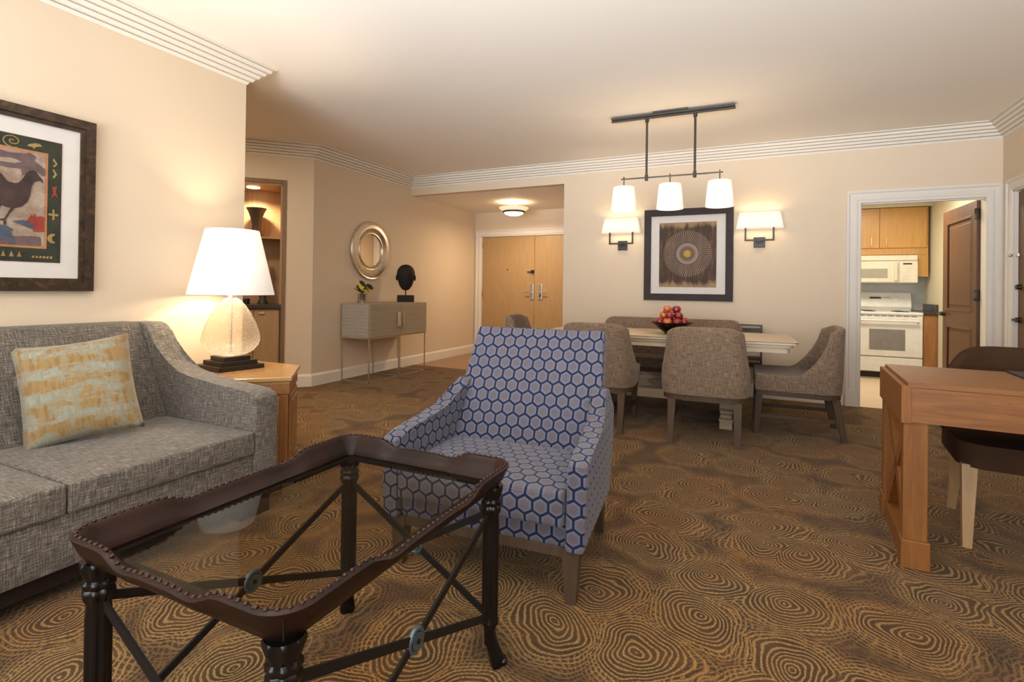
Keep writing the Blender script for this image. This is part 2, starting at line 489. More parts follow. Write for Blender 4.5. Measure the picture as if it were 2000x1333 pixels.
m = MB(); m.box(-6.4, XR+.3, -2.0, YB, -.1, 0).box(XM-.1, XA, YB, 6.44, -.1, 0); struct(m.build('floor', M['carpet']), 'brown and gold swirl patterned carpet across the sitting and dining room', 'carpet')
m = MB(); m.box(XM-.1, XA+.3, 6.44, YD+.3, -.1, 0); struct(m.build('floor.001', M['entryfloor']), 'plain brown wood floor of the entry hall', 'floor')
m = MB(); m.box(.3, KX+.3, YB, KY+.3, -.1, 0.0); struct(m.build('floor.002', M['tile']), 'pale beige floor of the kitchen', 'floor')
m = MB(); m.box(-6.4, XR+.3, -2.0, YB+.02, H, H+.1); struct(m.build('ceiling', M['ceil']), 'cream textured ceiling over the sitting and dining room', 'ceiling')
m = MB(); m.box(XM-.1, XA+.2, YB+T, YD+.2, 2.52, 2.62); struct(m.build('ceiling.001', M['ceil']), 'low ceiling of the entry hall', 'ceiling')
m = MB(); m.box(.3, KX+.2, YB+T, KY+.2, 2.45, 2.55); struct(m.build('ceiling.002', M['kwall']), 'cream ceiling of the kitchen', 'ceiling')

KO0, KO1, KOZ = .93, 1.957, 2.10       # kitchen opening
m = MB()
m.box(XA, KO0, YB, YB+T, 0, H+.02); m.box(KO0, KO1, YB, YB+T, KOZ, H+.02); m.box(KO1, XR+.12, YB, YB+T, 0, H+.02)
m.box(XM-.1, XA, YB, YB+T, 2.52, H+.02)
m.box(XA, XA+T, YB+T, YD+T, 0, 2.6)
struct(m.build('wall_back', M['wall']), 'beige back wall behind the dining table', 'wall')
# right wall with a door opening
DY0, DY1, DZ = 5.20, 6.12, 2.10
m = MB()
m.box(XR, XR+T, -2.0, DY0, 0, H+.02); m.box(XR, XR+T, DY0, DY1, DZ, H+.02); m.box(XR, XR+T, DY1, YB+T, 0, H+.02)
struct(m.build('wall_right', M['wall']), 'beige right wall holding the brown panel door', 'wall')
m = MB(); m.box(XL-.15, XL, -2.0, YE, 0, H+.02); struct(m.build('wall_left', M['wall']), 'beige wall behind the grey sofa', 'wall')
m = MB(); m.box(XM-T, XM, YM, YD+T, 0, H+.02); struct(m.build('wall_mirror', M['wall']), 'beige wall holding the round mirror', 'wall')
# angled wall with the niche, local frame: x runs away from the corner, y into the room
ANG = Matrix.Translation((XM, YM, 0)) @ Matrix.Rotation(R(225), 4, 'Z')
NS0, NS1, NZ = .33, 1.33, 2.315
m = MB()
m.box(0, NS0, -T, 0, 0, H+.02); m.box(NS0, NS1, -T, 0, NZ, H+.02); m.box(NS1, 2.05, -T, 0, 0, H+.02)
m.box(0.0, NS0, -.55, -T, 0, H); m.box(NS1, 2.05, -.55, -T, 0, H)
o = m.build('wall_angled', M['wall']); o.matrix_world = ANG; struct(o, 'beige angled wall around the lit bar niche', 'wall')
m = MB(); m.box(-6.4, -6.28, .9, 3.2, 0, H+.02); m.box(-6.4, XL-.15, .9, 1.02, 0, H+.02)
struct(m.build('wall_hall', M['wall']))
# entry end wall with a double door opening
ED0, ED1, EDZ = -4.53, -2.42, 2.10
m = MB(); m.box(XM-.1, ED0, YD, YD+T, 0, 2.6); m.box(ED0, ED1, YD, YD+T, EDZ, 2.6); m.box(ED1, XA+T, YD, YD+T, 0, 2.6)
struct(m.build('wall_entry', M['wall']))
# window wall behind the camera
m = MB(); m.box(XL-.15, XR+T, -2.1, -2.0, 0, .35); m.box(XL-.15, XR+T, -2.1, -2.0, 2.55, H+.02); m.box(XL-.15, -3.0, -2.1, -2.0, .35, 2.55); m.box(1.8, XR+T, -2.1, -2.0, .35, 2.55)
struct(m.build('wall_front', M['wall']))
# kitchen walls
m = MB(); m.box(.3, KX+T, KY, KY+T, 0, 2.6); struct(m.build('wall_kitchen_back', M['kwall']))
m = MB(); m.box(KX, KX+T, YB+T, KY+T, 0, 2.6); struct(m.build('wall_kitchen_right', M['kwall']))
m = MB(); m.box(.3, .42, YB+T, KY+T, 0, 2.6); struct(m.build('wall_kitchen_left', M['kwall']))
m = MB(); m.box(.42, KX, KY-.34, KY, 2.36, 2.45); struct(m.build('trim_1', M['kwall']))   # soffit over the cabinets

def offset_path(pts, o):
    out = []; n = len(pts)
    def nrm(a, b):
        d = Vector((b[0]-a[0], b[1]-a[1])).normalized(); return Vector((-d.y, d.x))
    for i, p in enumerate(pts):
        p = Vector(p)
        if i == 0: q = nrm(pts[0], pts[1])
        elif i == n-1: q = nrm(pts[-2], pts[-1])
        else:
            a, b = nrm(pts[i-1], pts[i]), nrm(pts[i], pts[i+1]); q = (a+b)/(1+a.dot(b))
        out.append(p+q*o)
    return out
def moulding(name, pts, prof, mat):
    m = MB(); P = []
    for o, z in prof:
        P.append([Vector((q.x, q.y, z)) for q in offset_path(pts, o)])
    m.grid(P)
    return struct(m.build(name, mat))
crown = [(0, H-.142)]
for k in range(5):
    o0, z0 = .006+k*.0275, H-.142+k*.0262
    crown += [(o0, z0), (o0+.009, z0+.0205), (o0-.004, z0+.0262)]
crown += [(.148, H-.008), (.148, H+.001)]
crown += [(-.001, H+.001), (-.001, H-.142)]
moulding('trim_2', [(XR, -2.0), (XR, YB), (XM, YB), (XM, YM), (XM-1.6, YM-1.6)], crown, M['trim'])
moulding('trim_3', [(XL-.15, 1.02), (XL-.15, YE), (XL, YE), (XL, -2.0)], crown, M['trim'])
base = [(0, 0.0), (.018, 0.0), (.018, .115), (.012, .13), (.006, .14), (0, .142), (-.001, .142), (-.001, 0)]
moulding('baseboard_back', [(KO0-.125, YB), (XA, YB), (XA, YD-.0)], base, M['trim'])
moulding('baseboard_mirror', [(ED0-.11, YD), (XM, YD), (XM, YM), (XM-.29*.7071, YM-.29*.7071)], base, M['trim'])
moulding('baseboard_left', [(XL-.15, 1.02), (XL-.15, YE), (XL, YE), (XL, -2.0)], base, M['trim'])
moulding('baseboard_right', [(XR, -2.0), (XR, DY0-.12)], base, M['trim'])

def casing(name, x0, x1, ztop, w, y, mat, face=-1, depth=.03, block=True):
    """door casing in the XZ plane, built around the opening x0..x1"""
    m = MB()
    prof = [(0, .012), (.18, .020), (.30, .020), (.42, .014), (.70, .014), (.80, .026), (1., .026)]
    def strip(a, b):    # nested mitred rings
        P = []
        for t, d in prof:
            o = w*t
            P.append([Vector((x0-o, y+face*d, 0)), Vector((x0-o, y+face*d, ztop+o)), Vector((x1+o, y+face*d, ztop+o)), Vector((x1+o, y+face*d, 0))])
        P.append([Vector((q.x, y, q.z)) for q in P[-1]]); P.insert(0, [Vector((q.x, y, q.z)) for q in P[0]])
        m.grid(P)
    strip(0, 1)
    return m
m = casing('trim_4', KO0, KO1, KOZ, .106, YB, None)
m.box(KO0-.003, KO0+.018, YB-.0125, YB+T, 0, KOZ+.003); m.box(KO1-.018, KO1+.003, YB-.0125, YB+T, 0, KOZ+.003); m.box(KO0+.0175, KO1-.0175, YB-.0118, YB+T-.001, KOZ-.018, KOZ+.002)
m.box(KO0+.018, KO0+.03, YB+.03, YB+.07, 0, KOZ-.018); m.box(KO0+.018, KO1-.018, YB+.03, YB+.07, KOZ-.03, KOZ-.018)
m.box(KO0-.108, KO0-.002, YB-.03, YB, 0, .16)
struct(m.build('trim_4', M['trimw']), 'white moulded door frame around the kitchen opening', 'door frame')
m = casing('trim_5', ED0, ED1, EDZ, .10, YD, None)
m.box(ED0, ED0+.015, YD, YD+.06, 0, EDZ); m.box(ED1-.015, ED1, YD, YD+.06, 0, EDZ); m.box(ED0, ED1, YD, YD+.06, EDZ-.015, EDZ)
struct(m.build('trim_5', M['trimw']), 'white door frame around the double entry doors', 'door frame')
m = casing('trim_6', -DY1, -DY0, DZ, .10, 0, None)
m.box(-DY1, -DY1+.015, 0, T, 0, DZ); m.box(-DY0-.015, -DY0, 0, T, 0, DZ); m.box(-DY1, -DY0, 0, T, DZ-.015, DZ)
o = m.build('trim_6', M['trimw']); o.location = (XR, 0, 0); o.rotation_euler = (0, 0, R(-90)); struct(o, 'white door frame on the right wall', 'door frame')

# ------------------------------------------------------------------ entry double doors
d1 = thing('door_1', 'pale maple double entry doors at the end of the hall', 'door', (ED0, YD+.03, 0)); d1['kind'] = 'structure'
LW = -3.492-ED0
for k, (a, b) in enumerate(((.018, LW-.003), (LW+.003, ED1-ED0-.018))):
    lf = MB().box(a, b, 0, .045, .01, EDZ-.018).build('door_leaf', M['maple'], d1)
    sg = 1 if k else -1
    px = LW + (.115 if k else -.045)
    pl = MB().box(px-.034, px+.034, -.018, 0, .975, 1.245, .006).build('lock_plate', M['steel'], lf)
    h = MB().cyl((px, -.018, 1.10), (px, -.06, 1.10), .012, n=12).cyl((px, -.055, 1.10), (px+sg*.12, -.055, 1.10), .009, n=12).build('lever_handle', M['steel'], pl, 40)
    if k: MB().box(px-.012, px+.012, -.021, -.017, 1.02, 1.065).build('keyhole', M['darkdisp'], pl)
    if not k:
        for z in (.30, 1.06, 1.93):
            MB().box(-.004, .018, -.010, .0, z-.055, z+.055).cyl((.004, -.010, z-.055), (.004, -.010, z+.055), .008, n=10).build('hinge', M['hinge'], lf, 40)
        MB().cyl((.52, -.006, 1.494), (.52, 0, 1.494), .012, n=14).build('peephole', M['hinge'], lf, 40)
        MB().box(LW-.13, LW-.03, -.022, -.008, 1.445, 1.462, .003).box(LW-.055, LW-.005, -.03, 0, 1.425, 1.485, .004).build('swing_bar_lock', M['hinge'], lf)

def panel_leaf(name, w, h, th, mat, parent=None):
    """two panel door leaf in the XZ plane (x 0..w), thickness along +y, moulded panels on both faces"""
    m = MB()
    st = .125
    zs = [(.22, .80), (.98, h-.14)]
    m.box(0, st, 0, th, 0, h); m.box(w-st, w, 0, th, 0, h)
    m.box(st, w-st, 0, th, 0, zs[0][0]); m.box(st, w-st, 0, th, zs[0][1], zs[1][0]); m.box(st, w-st, 0, th, zs[1][1], h)
    for a, b in zs:
        m.box(st, w-st, th/2-.008, th/2+.008, a, b)
        m.box(st+.05, w-st-.05, th/2-.016, th/2+.016, a+.05, b-.05, .008)
        for s in (0, 1):
            y0, y1 = (0-.004, .010) if not s else (th-.010, th+.004)
            m.box(st-.012, st+.014, y0, y1, a-.012, b+.012, .004); m.box(w-st-.014, w-st+.012, y0, y1, a-.012, b+.012, .004)
            m.box(st, w-st, y0, y1, a-.012, a+.014, .004); m.box(st, w-st, y0, y1, b-.014, b+.012, .004)
    return m.build(name, mat, parent)
# kitchen door, swung open into the kitchen
d2 = thing('door_2', 'brown two panel kitchen door standing open against the wall', 'door', (1.925, YB+T+.02, 0.012), R(91.2)); d2['kind'] = 'structure'
lf = panel_leaf('door_leaf', .93, 2.065, .045, M['doorwood'], d2)
lf.location = (0, -.045/2-.012, 0)
for z in (.25, 1.14, 1.93):
    MB().box(-.006, .002, -.042, .03, z-.055, z+.055, .002).cyl((-.006, -.05, z-.055), (-.006, -.05, z+.055), .008, n=10).build('hinge', M['hinge'], d2, 40)
h = MB().cyl((.865, .01, .93), (.865, .06, .93), .028, .02, n=16).cyl((.865, .055, .93), (.865, .075, .93), .012, n=12).bar((.865, .07, .93), (.75, .07, .93), .014, .022).build('lever_handle', M['bronze'], d2, 40)
# door in the right wall
d3 = thing('door_3', 'brown panel door in the right wall beside the kitchen opening', 'door', (XR+.03, DY1-.018, 0.012), R(-90)); d3['kind'] = 'structure'
lf = panel_leaf('door_leaf', DY1-DY0-.036, 2.065, .045, M['doorwood'], d3)
MB().cyl((.045, 0, .93), (.045, -.035, .93), .026, .018, n=16).bar((.045, -.05, .93), (.155, -.05, .93), .014, .02).cyl((.045, -.03, .93), (.045, -.055, .93), .010, n=12).build('lever_handle', M['bronze'], d3, 40)
MB().cyl((.045, 0, 1.22), (.045, -.03, 1.22), .026, .02, n=16).build('deadbolt', M['bronze'], d3, 40)
MB().box(-.03, .05, -.02, 0, 1.49, 1.52, .003).cyl((-.02, -.045, 1.505), (-.02, -.0, 1.505), .013, n=12).ball((-.02, -.05, 1.505), .016).build('swing_bar_lock', M['steel'], d3, 40)

# ------------------------------------------------------------------ bar niche cabinet
NB = thing('built_in_bar_cabinet', 'built-in wood bar cabinet with a lit niche and dark counter in the angled wall', 'cabinet')
NB.matrix_world = ANG
D = -.46
MB().box(NS0-.04, NS0, -.02, .012, 0, NZ+.045).box(NS1, NS1+.04, -.02, .012, 0, NZ+.045).box(NS0, NS1, -.02, .012, NZ, NZ+.045).build('frame', M['nichedark'], NB)
MB().box(NS0, NS0+.02, D, 0, .945, NZ).box(NS1-.02, NS1, D, 0, .945, NZ).build('side_panel', M['shelfwood'], NB)
MB().box(NS0, NS1, D-.02, D, .945, NZ).build('back_panel', M['shelfwood'], NB)
MB().box(NS0, NS1, D, 0, NZ-.02, NZ+.0).build('top_panel', M['shelfwood'], NB)
MB().box(NS0+.02, NS1-.02, D, -.14, 1.70, 1.72).build('shelf', M['shelfwood'], NB)
MB().box(NS0, NS1, D, .015, .90, .945, .004).build('countertop', M['granite'], NB)
MB().box(NS0, NS1, D, -.03, 0, .90).build('cabinet_body', M['nichedark'], NB)
for a, b, kx in ((NS0+.02, NS0+.28, NS0+.20), (NS0+.286, NS0+.62, NS0+.36), (NS0+.626, NS1-.02, NS0+.70)):
    dr = MB().box(a, b, -.03, -.008, .08, .885, .003).build('cabinet_door', M['shelfwood'], NB)
    MB().box(kx-.03, kx+.03, -.008, .008, .835, .853, .006).build('knob', M['silver'], dr)
MB().lathe([(.0, 0), (.055, 0), (.055, .004), (.07, .004), (.07, -.004)], (NS0+.33, -.22, NZ-.026)).build('downlight', M['bulb'], NB, 40)
l = light('niche_lamp', 'SPOT', (0, 0, 0), 60, WARM, .03, spot=140, blend=.8); l.location = ANG @ Vector((NS0+.33, -.22, NZ-.05))
def npt(s, y, z): return ANG @ Vector((s, y, z))
p = npt(NS0+.30, -.29, 1.72)
vp = [(.0, 0), (.07, 0), (.072, .01), (.058, .05), (.046, .10), (.048, .15), (.062, .22), (.085, .29), (.108, .335), (.112, .34), (.106, .34), (.08, .285), (.055, .2), (.0, .12)]
tag(MB().lathe(vp, n=36).build('flared_vase', M['vasebronze'], None, 50), 'dark flared hourglass vase on the lit niche shelf', 'vase').location = p
st = thing('carved_figurine', 'dark carved figurine with tan head on the bar counter below the vase', 'figurine', npt(NS0+.22, -.30, .945))
MB().lathe([(0, 0), (.055, 0), (.055, .02), (.035, .05), (.045, .14), (.055, .24), (.04, .34), (.03, .38), (0, .39)], n=20).build('body', M['vasebronze'], st, 60)
MB().lathe([(0, .385), (.025, .39), (.045, .43), (.045, .47), (.03, .51), (.02, .55), (0, .57)], n=20).ball((.04, 0, .45), .014).ball((-.04, 0, .45), .014).build('head', M['tan'], st, 60)
o = MB().box(-.17, .17, -.10, .10, 0, .015, .005).box(-.17, .17, -.10, -.09, .012, .06, .003).box(-.17, .17, .09, .10, .012, .06, .003).box(-.17, -.16, -.10, .10, .012, .06, .003).box(.16, .17, -.10, .10, .012, .06, .003).build('serving_tray', M['black'])
o.location = npt(NS0+.52, -.15, .945); o.rotation_euler = (0, 0, R(45)); tag(o, 'black rimmed serving tray on the dark bar counter', 'tray')

# ------------------------------------------------------------------ kitchen
SX0, SX1, SY = 1.205, 1.965, 8.483
sv = thing('kitchen_range', 'white electric range with oven below the microwave', 'stove', (SX0, SY, 0)); w = SX1-SX0
MB().box(0, w, .03, .63, .10, .895, .004).box(.03, w-.03, .07, .6, 0, .1).build('body', M['white'], sv)
MB().box(.01, w-.01, .05, .1, .02, .10).build('toe_kick', M['gap'], sv)
MB().box(0, w, .0, .04, .105, .30, .008).build('drawer', M['white'], sv)
od = MB().box(0, w, -.005, .04, .315, .845, .010).build('oven_door', M['white'], sv)
MB().box(.17, w-.19, -.009, -.003, .40, .68, .004).build('window', M['greyglass'], od)
MB().cyl((.05, -.045, .795), (w-.05, -.045, .795), .013, n=14).box(.05, .075, -.05, 0, .783, .807).box(w-.075, w-.05, -.05, 0, .783, .807).build('handle', M['white'], od, 40)
MB().box(0, w, .0, .05, .845, .875).build('vent_strip', M['white'], sv)
vv = MB()
for k in range(8): vv.box(.06+k*.082, .12+k*.082, -.004, .002, .855, .866)
vv.build('vent_slots', M['greyglass'], sv)
MB().box(-.003, w+.003, -.015, .60, .875, .912, .012, 3).build('cooktop', M['white'], sv)
for bx, by, br in ((.2, .15, .08), (.56, .15, .1), (.2, .42, .1), (.56, .42, .08)):
    MB().torus(br*.8, .006, Matrix.Translation((bx, by, .915))).torus(br*.5, .006, Matrix.Translation((bx, by, .915))).build('burner', M['darkdisp'], sv, 60)
cp = MB().prism([(.56, .91), (.52, .97), (.58, 1.17), (.615, 1.185), (.64, 1.185), (.64, .91)], -w+.01, -.01, Matrix(((0, 0, -1, 0), (1, 0, 0, 0), (0, 1, 0, 0), (0, 0, 0, 1)))).build('control_panel', M['white'], sv)
MB().box(.265, .40, .548, .56, 1.085, 1.11).build('display', M['darkdisp'], cp)
for k in range(4): MB().cyl((.56+.045*(k % 2)+.04*(k//2), .54, 1.12-.05*(k//2)), (.56+.045*(k % 2)+.04*(k//2), .57, 1.11-.05*(k//2)), .014, n=14).build('dial', M['white'], cp, 40)
b = MB()
for k in range(5): b.box(.42+k*.018, .432+k*.018, .552, .563, 1.10, 1.108)
b.build('keypad', M['greyglass'], cp)

mw = thing('microwave_oven', 'cream over-range microwave oven with keypad under the wall cabinet', 'microwave', (SX0, 8.74, 1.305)); 
MB().box(0, w, .02, .388, 0, .385, .006).build('body', M['creamwhite'], mw)
MB().box(.0, w, .0, .03, .31, .385, .012).build('vent_grille', M['creamwhite'], mw)
md = MB().box(0, w-.215, -.004, .03, .008, .30, .010).build('door', M['creamwhite'], mw)
wn = MB().box(.07, w-.34, -.009, 0, .07, .20, .004).build('window', M['greyglass2'], md)
MB().box(w-.262, w-.235, -.04, 0, .03, .29, .010).build('handle', M['creamwhite'], md)
cp = MB().box(w-.205, w, -.002, .03, .008, .30, .006).build('control_panel', M['creamwhite'], mw)
MB().box(w-.165, w-.065, -.006, 0, .255, .275, .004).build('display', M['darkdisp'], cp)
kb = MB()
for i in range(4):
    for j in range(6): kb.box(w-.165+i*.027, w-.145+i*.027, -.004, 0, .05+j*.03, .062+j*.03)
kb.build('keypad', flat('keypad_grey', (.62, .58, .48), .4), cp)

wc = thing('wall_cabinet', 'honey maple double door wall cabinet above the microwave', 'cabinet', (1.10, 8.80, 0))
MB().box(0, .995, .02, .33, 1.76, 2.355).box(.0, .995, .015, .33, 1.70, 1.76).build('body', M['kmaple'], wc)
for a, b, hx in ((.02, .437, .34), (.443, .975, .515)):
    dr = MB().box(a, b, -.002, .018, 1.795, 2.35, .003).build('door', M['kmaple'], wc)
    MB().bar((hx, -.03, 1.82), (hx, -.03, 1.93), .007, .007, (0, 1, 0)).bar((hx, -.03, 1.825), (hx, 0, 1.825), .007, .007).bar((hx, -.03, 1.925), (hx, 0, 1.925), .007, .007).build('handle', M['silver'], dr)
fc = MB().box(SX1+.003, 2.098, 8.82, 9.13, 1.395, 1.70, .002).build('filler_cabinet', M['kmaple'])
tag(fc, 'narrow maple filler cabinet right of the microwave', 'cabinet')
bc = thing('base_cabinet', 'narrow wood base cabinet right of the white range', 'cabinet', (SX1+.006, 8.51, 0))
MB().box(0, .155, .02, .62, .10, .885).box(0.01, .15, .07, .6, 0, .1).build('body', M['honey'], bc)
MB().box(.004, .151, 0, .02, .11, .88, .002).build('door', M['honey'], bc)
MB().box(SX1+.004, KX-.002, 8.49, KY-.002, .886, .925, .004).box(SX1+.004, KX-.002, KY-.02, KY-.002, .92, 1.02).box(KX-.02, KX-.002, 8.50, KY-.02, .92, 1.02)
ct = MB().box(SX1+.006, KX-.003, 8.49, KY-.004, .886, .925, .004).box(KX-.022, KX-.003, 8.50, KY-.004, .925, 1.02).build('countertop', M['granite'])
tag(ct, 'dark stone countertop strip beside the white range', 'countertop')
struct(MB().box(.42, KX, KY-.012, KY-.002, .93, 1.76).build('trim_7', M['grey_splash']), 'grey backsplash panel behind the range', 'backsplash')
light('kitchen_ceiling_lamp', 'AREA', (1.25, 7.5, 2.43), 34, (1, .88, .68), .9, .5)

# ------------------------------------------------------------------ pictures
def art_back():
    n = NT('abstract_medallion_print'); co = n.co(); x, y, z = n.sep(co)
    g = n.noise(n.map(co, (9, 1, 3)), 1.4, 5, .65, .5)
    dr = n.noise(n.map(co, (60, 1, 3)), 1.0, 3, .6)
    top = n.ramp(n.math('ADD', z, n.math('MULTIPLY', g, .12)), [(.0, (0, 0, 0)), (1, (1, 1, 1))])
    base = n.ramp(n.math('ADD', n.math('MULTIPLY', g, .6), n.math('MULTIPLY', dr, .4)), [(.3, (.022, .009, .007)), (.5, (.060, .030, .016)), (.68, (.16, .095, .05))])
    edge = n.ramp(n.math('ADD', n.math('MULTIPLY', n.math('ABSOLUTE', z), 2.62), n.math('MULTIPLY', n.math('SUBTRACT', g, .5), .5)), [(.80, (0, 0, 0)), (.95, (1, 1, 1))])
    base = n.mix(n.math('MULTIPLY', edge, .75), base, (.42, .27, .14))
    r = n.math('SQRT', n.math('ADD', n.math('POWER', x, 2.), n.math('POWER', n.math('ADD', z, -.01), 2.)))
    ang = n.math('ARCTAN2', n.math('ADD', z, -.01), x)
    spokes = n.ramp(n.math('SINE', n.math('ADD', n.math('MULTIPLY', ang, 64.), n.math('MULTIPLY', r, 60.))), [(.1, (0, 0, 0)), (.6, (1, 1, 1))])
    band = n.ramp(r, [(.125, (0, 0, 0)), (.135, (1, 1, 1)), (.262, (1, 1, 1)), (.275, (0, 0, 0))])
    col = n.mix(n.math('MULTIPLY', n.math('MULTIPLY', spokes, band), .55), base, (.40, .29, .23))
    disc = n.ramp(r, [(.0, (.50, .34, .07)), (.040, (.42, .27, .05)), (.046, (.11, .07, .03)), (.062, (.20, .12, .05)), (.075, (.13, .08, .065)), (.09, (.26, .20, .17)), (.118, (.32, .25, .22)), (.126, (.10, .06, .045))])
    col = n.mix(n.ramp(r, [(.120, (.9, .9, .9)), (.136, (0, 0, 0))]), col, disc)
    n.p(base=col, rough=.7); return n.m
bp = thing('framed_print', 'dark grey framed abstract medallion print on the dining wall between two sconces', 'picture', (-.7415, YB, 1.581))
hw, hh, fw = .4915, .536, .080
MB().box(-hw, -hw+fw, -.035, 0, -hh, hh).box(hw-fw, hw, -.035, 0, -hh, hh).box(-hw+fw, hw-fw, -.035, 0, hh-fw, hh).box(-hw+fw, hw-fw, -.035, 0, -hh, -hh+fw).build('frame', M['frame_dark'], bp)
MB().box(-hw+fw, hw-fw, -.020, -.004, -hh+fw, hh-fw).build('mat_board', M['paper'], bp)
MB().box(-.316, .316, -.024, -.019, -.379, .375).build('print', art_back(), bp)

lp = thing('framed_print', 'mottled brown framed bird print on the wall above the sofa', 'picture', (XL, 1.17, 1.585), R(90))
hw, hh, fw = .47, .47, .068       # local x runs along +Y, local y points into the wall
def ring(m, a, b, h0, h1, y0, y1):
    m.box(-a, -b, y0, y1, -h0, h0); m.box(b, a, y0, y1, -h0, h0); m.box(-b, b, y0, y1, h1, h0); m.box(-b, b, y0, y1, -h0, -h1)
m = MB(); ring(m, hw, hw-.045, hh, hh-.045, -.035, 0); ring(m, hw-.045, hw-.068, hh-.045, hh-.068, -.024, 0); m.build('frame', M['mottle'], lp)
MB().box(-hw+fw, hw-fw, -.014, -.003, -hh+fw, hh-fw).build('mat_board', M['paper'], lp)
def oil(name, a, b, s=14):
    n = NT(name); f = n.noise(n.co(), s, 5, .7); a = tuple(c*.75 for c in a); b = tuple(c*.75 for c in b)
    n.p(base=n.ramp(f, [(.35, a), (.65, b)]), rough=.7); return n.m
A_dark = oil('painted_dark_green', (.012, .022, .012), (.045, .05, .028)); A_line = oil('painted_orange_line', (.50, .19, .07), (.60, .28, .12))
A_pale = oil('painted_pale_ground', (.30, .20, .14), (.52, .42, .33)); A_bird = oil('painted_bird_brown', (.035, .018, .018), (.085, .045, .04))
A_red = oil('painted_red', (.30, .035, .02), (.40, .07, .035)); A_gold = oil('painted_gold', (.34, .21, .06), (.48, .34, .12)); A_blue = oil('painted_slate_blue', (.05, .07, .11), (.11, .13, .18)); A_maroon = oil('painted_maroon', (.05, .022, .018), (.10, .05, .035)); A_mauve = oil('painted_mauve', (.12, .075, .08), (.20, .13, .13))
ah = .314
art = MB().box(-ah-.006, ah+.006, -.017, -.012, -ah-.006, ah+.006).build('print', A_maroon, lp)
def apoly(name, pts, mat, y=-.019):
    mm = Matrix(((1, 0, 0, 0), (0, 0, 1, 0), (0, 1, 0, 0), (0, 0, 0, 1)))
    m = MB(); m.prism(pts, y, y+.0022, mm); return m
apoly('', [(-ah, -ah), (ah, -ah), (ah, ah), (-ah, ah)], A_dark, -.0185).build('print_border', A_dark, lp)
apoly('', [(-ah+.055, -ah+.065), (ah-.055, -ah+.065), (ah-.055, ah-.062), (-ah+.055, ah-.062)], A_line, -.0198).build('print_line', A_line, lp)
apoly('', [(-ah+.067, -ah+.077), (ah-.067, -ah+.077), (ah-.067, ah-.074), (-ah+.067, ah-.074)], A_pale, -.0211).build('print_ground', A_pale, lp)
# coordinates (local x, z)
y0 = -.0226
apoly('', [(-.23, .20), (-.10, .235), (.066, .228), (.101, .222), (.161, .23), (.18, .238), (.208, .225), (.202, .2), (.226, .181), (.246, .167), (.246, .129), (.233, .131), (.209, .15), (.194, .154), (.175, .147), (.163, .128), (.154, .115), (.147, .148), (.132, .149), (.102, .147), (.067, .148), (-.10, .13), (-.23, .15)], 0, y0).build('painted_cloud', A_mauve, lp)
apoly('', [(.04, .186), (.102, .196), (.131, .192), (.15, .184), (.12, .172), (.05, .170)], 0, y0-.0013).build('painted_cloud_spot', A_pale, lp)
apoly('', [(.238, .092), (.234, .111), (.219, .128), (.209, .147), (.194, .152), (.178, .146), (.166, .129), (.157, .104), (.139, .077), (.121, .072), (.095, .076), (.074, .106), (.03, .15), (-.04, .175), (-.13, .20), (-.18, .17), (-.12, .11), (-.07, .04), (-.02, -.01), (.03, -.035), (.07, -.041), (.094, -.053), (.123, -.054), (.153, -.041), (.174, -.015), (.186, .023), (.189, .059), (.198, .088), (.21, .098), (.227, .103)], 0, y0-.0014).build('painted_bird', A_bird, lp)
apoly('', [(.111, -.053), (.126, -.049), (.106, -.083), (.092, -.115), (.095, -.14), (.084, -.141), (.083, -.12), (.071, -.122), (.071, -.114), (.086, -.109)], 0, y0-.0013).build('painted_bird_leg', A_bird, lp)
apoly('', [(.061, -.043), (.076, -.043), (.056, -.083), (.042, -.115), (.045, -.14), (.034, -.141), (.033, -.12), (.021, -.122), (.021, -.114), (.036, -.109)], 0, y0-.0013).build('painted_bird_leg', A_bird, lp)
apoly('', [(-.23, -.20), (.108, -.194), (.202, -.187), (.232, -.19), (.235, -.236), (.132, -.236), (-.23, -.236)], 0, y0).build('painted_hill', A_mauve, lp)
apoly('', [(.17, -.115), (.194, -.077), (.198, -.088), (.206, -.073), (.213, -.086), (.23, -.08), (.246, -.084), (.246, -.161), (.202, -.164), (.201, -.143), (.185, -.134)], 0, y0-.0013).build('painted_house', A_red, lp)
apoly('', [(.115, -.119), (.154, -.109), (.185, -.116), (.205, -.135), (.201, -.151), (.161, -.137)], 0, y0-.0026).build('painted_feather', A_blue, lp)
apoly('', [(.0, -.17), (.072, -.142), (.095, -.144), (.122, -.162), (.11, -.171), (.129, -.227), (.108, -.234), (.099, -.214), (.073, -.213), (.0, -.21)], 0, y0-.0026).build('painted_fish', A_blue, lp)
m = MB(); mm = Matrix(((1, 0, 0, 0), (0, 0, 1, 0), (0, 1, 0, 0), (0, 0, 0, 1))); yy = -.0202
def pr(pts, name='painted_symbol', mat=None):
    q = MB(); q.prism(pts, yy, yy+.002, mm); return q.build(name, mat or A_gold, lp)
cx = ah-.028
for k in range(5):
    x = .015+k*.031; pr([(x, -ah+.018), (x+.018, -ah+.018), (x+.009, -ah+.046)], 'painted_triangle')
pr([(cx-.004, -.092), (cx+.004, -.092), (cx+.004, -.072), (cx+.021, -.072), (cx+.021, -.060), (cx+.004, -.060), (cx+.004, -.038), (cx-.004, -.038), (cx-.004, -.060), (cx-.021, -.060), (cx-.021, -.072), (cx-.004, -.072)], 'painted_cross')
mo = [(cx-.0+.024*math.cos(R(a)), -.192+.026*math.sin(R(a))) for a in range(70, 291, 20)] + [(cx+.008+.012*math.cos(R(a)), -.192+.016*math.sin(R(a))) for a in range(270, 89, -20)]
pr(mo)
pr([(cx-.002, .232), (cx-.008, .222), (cx+.006, .206), (cx-.006, .192), (cx, .186), (cx+.014, .206)])
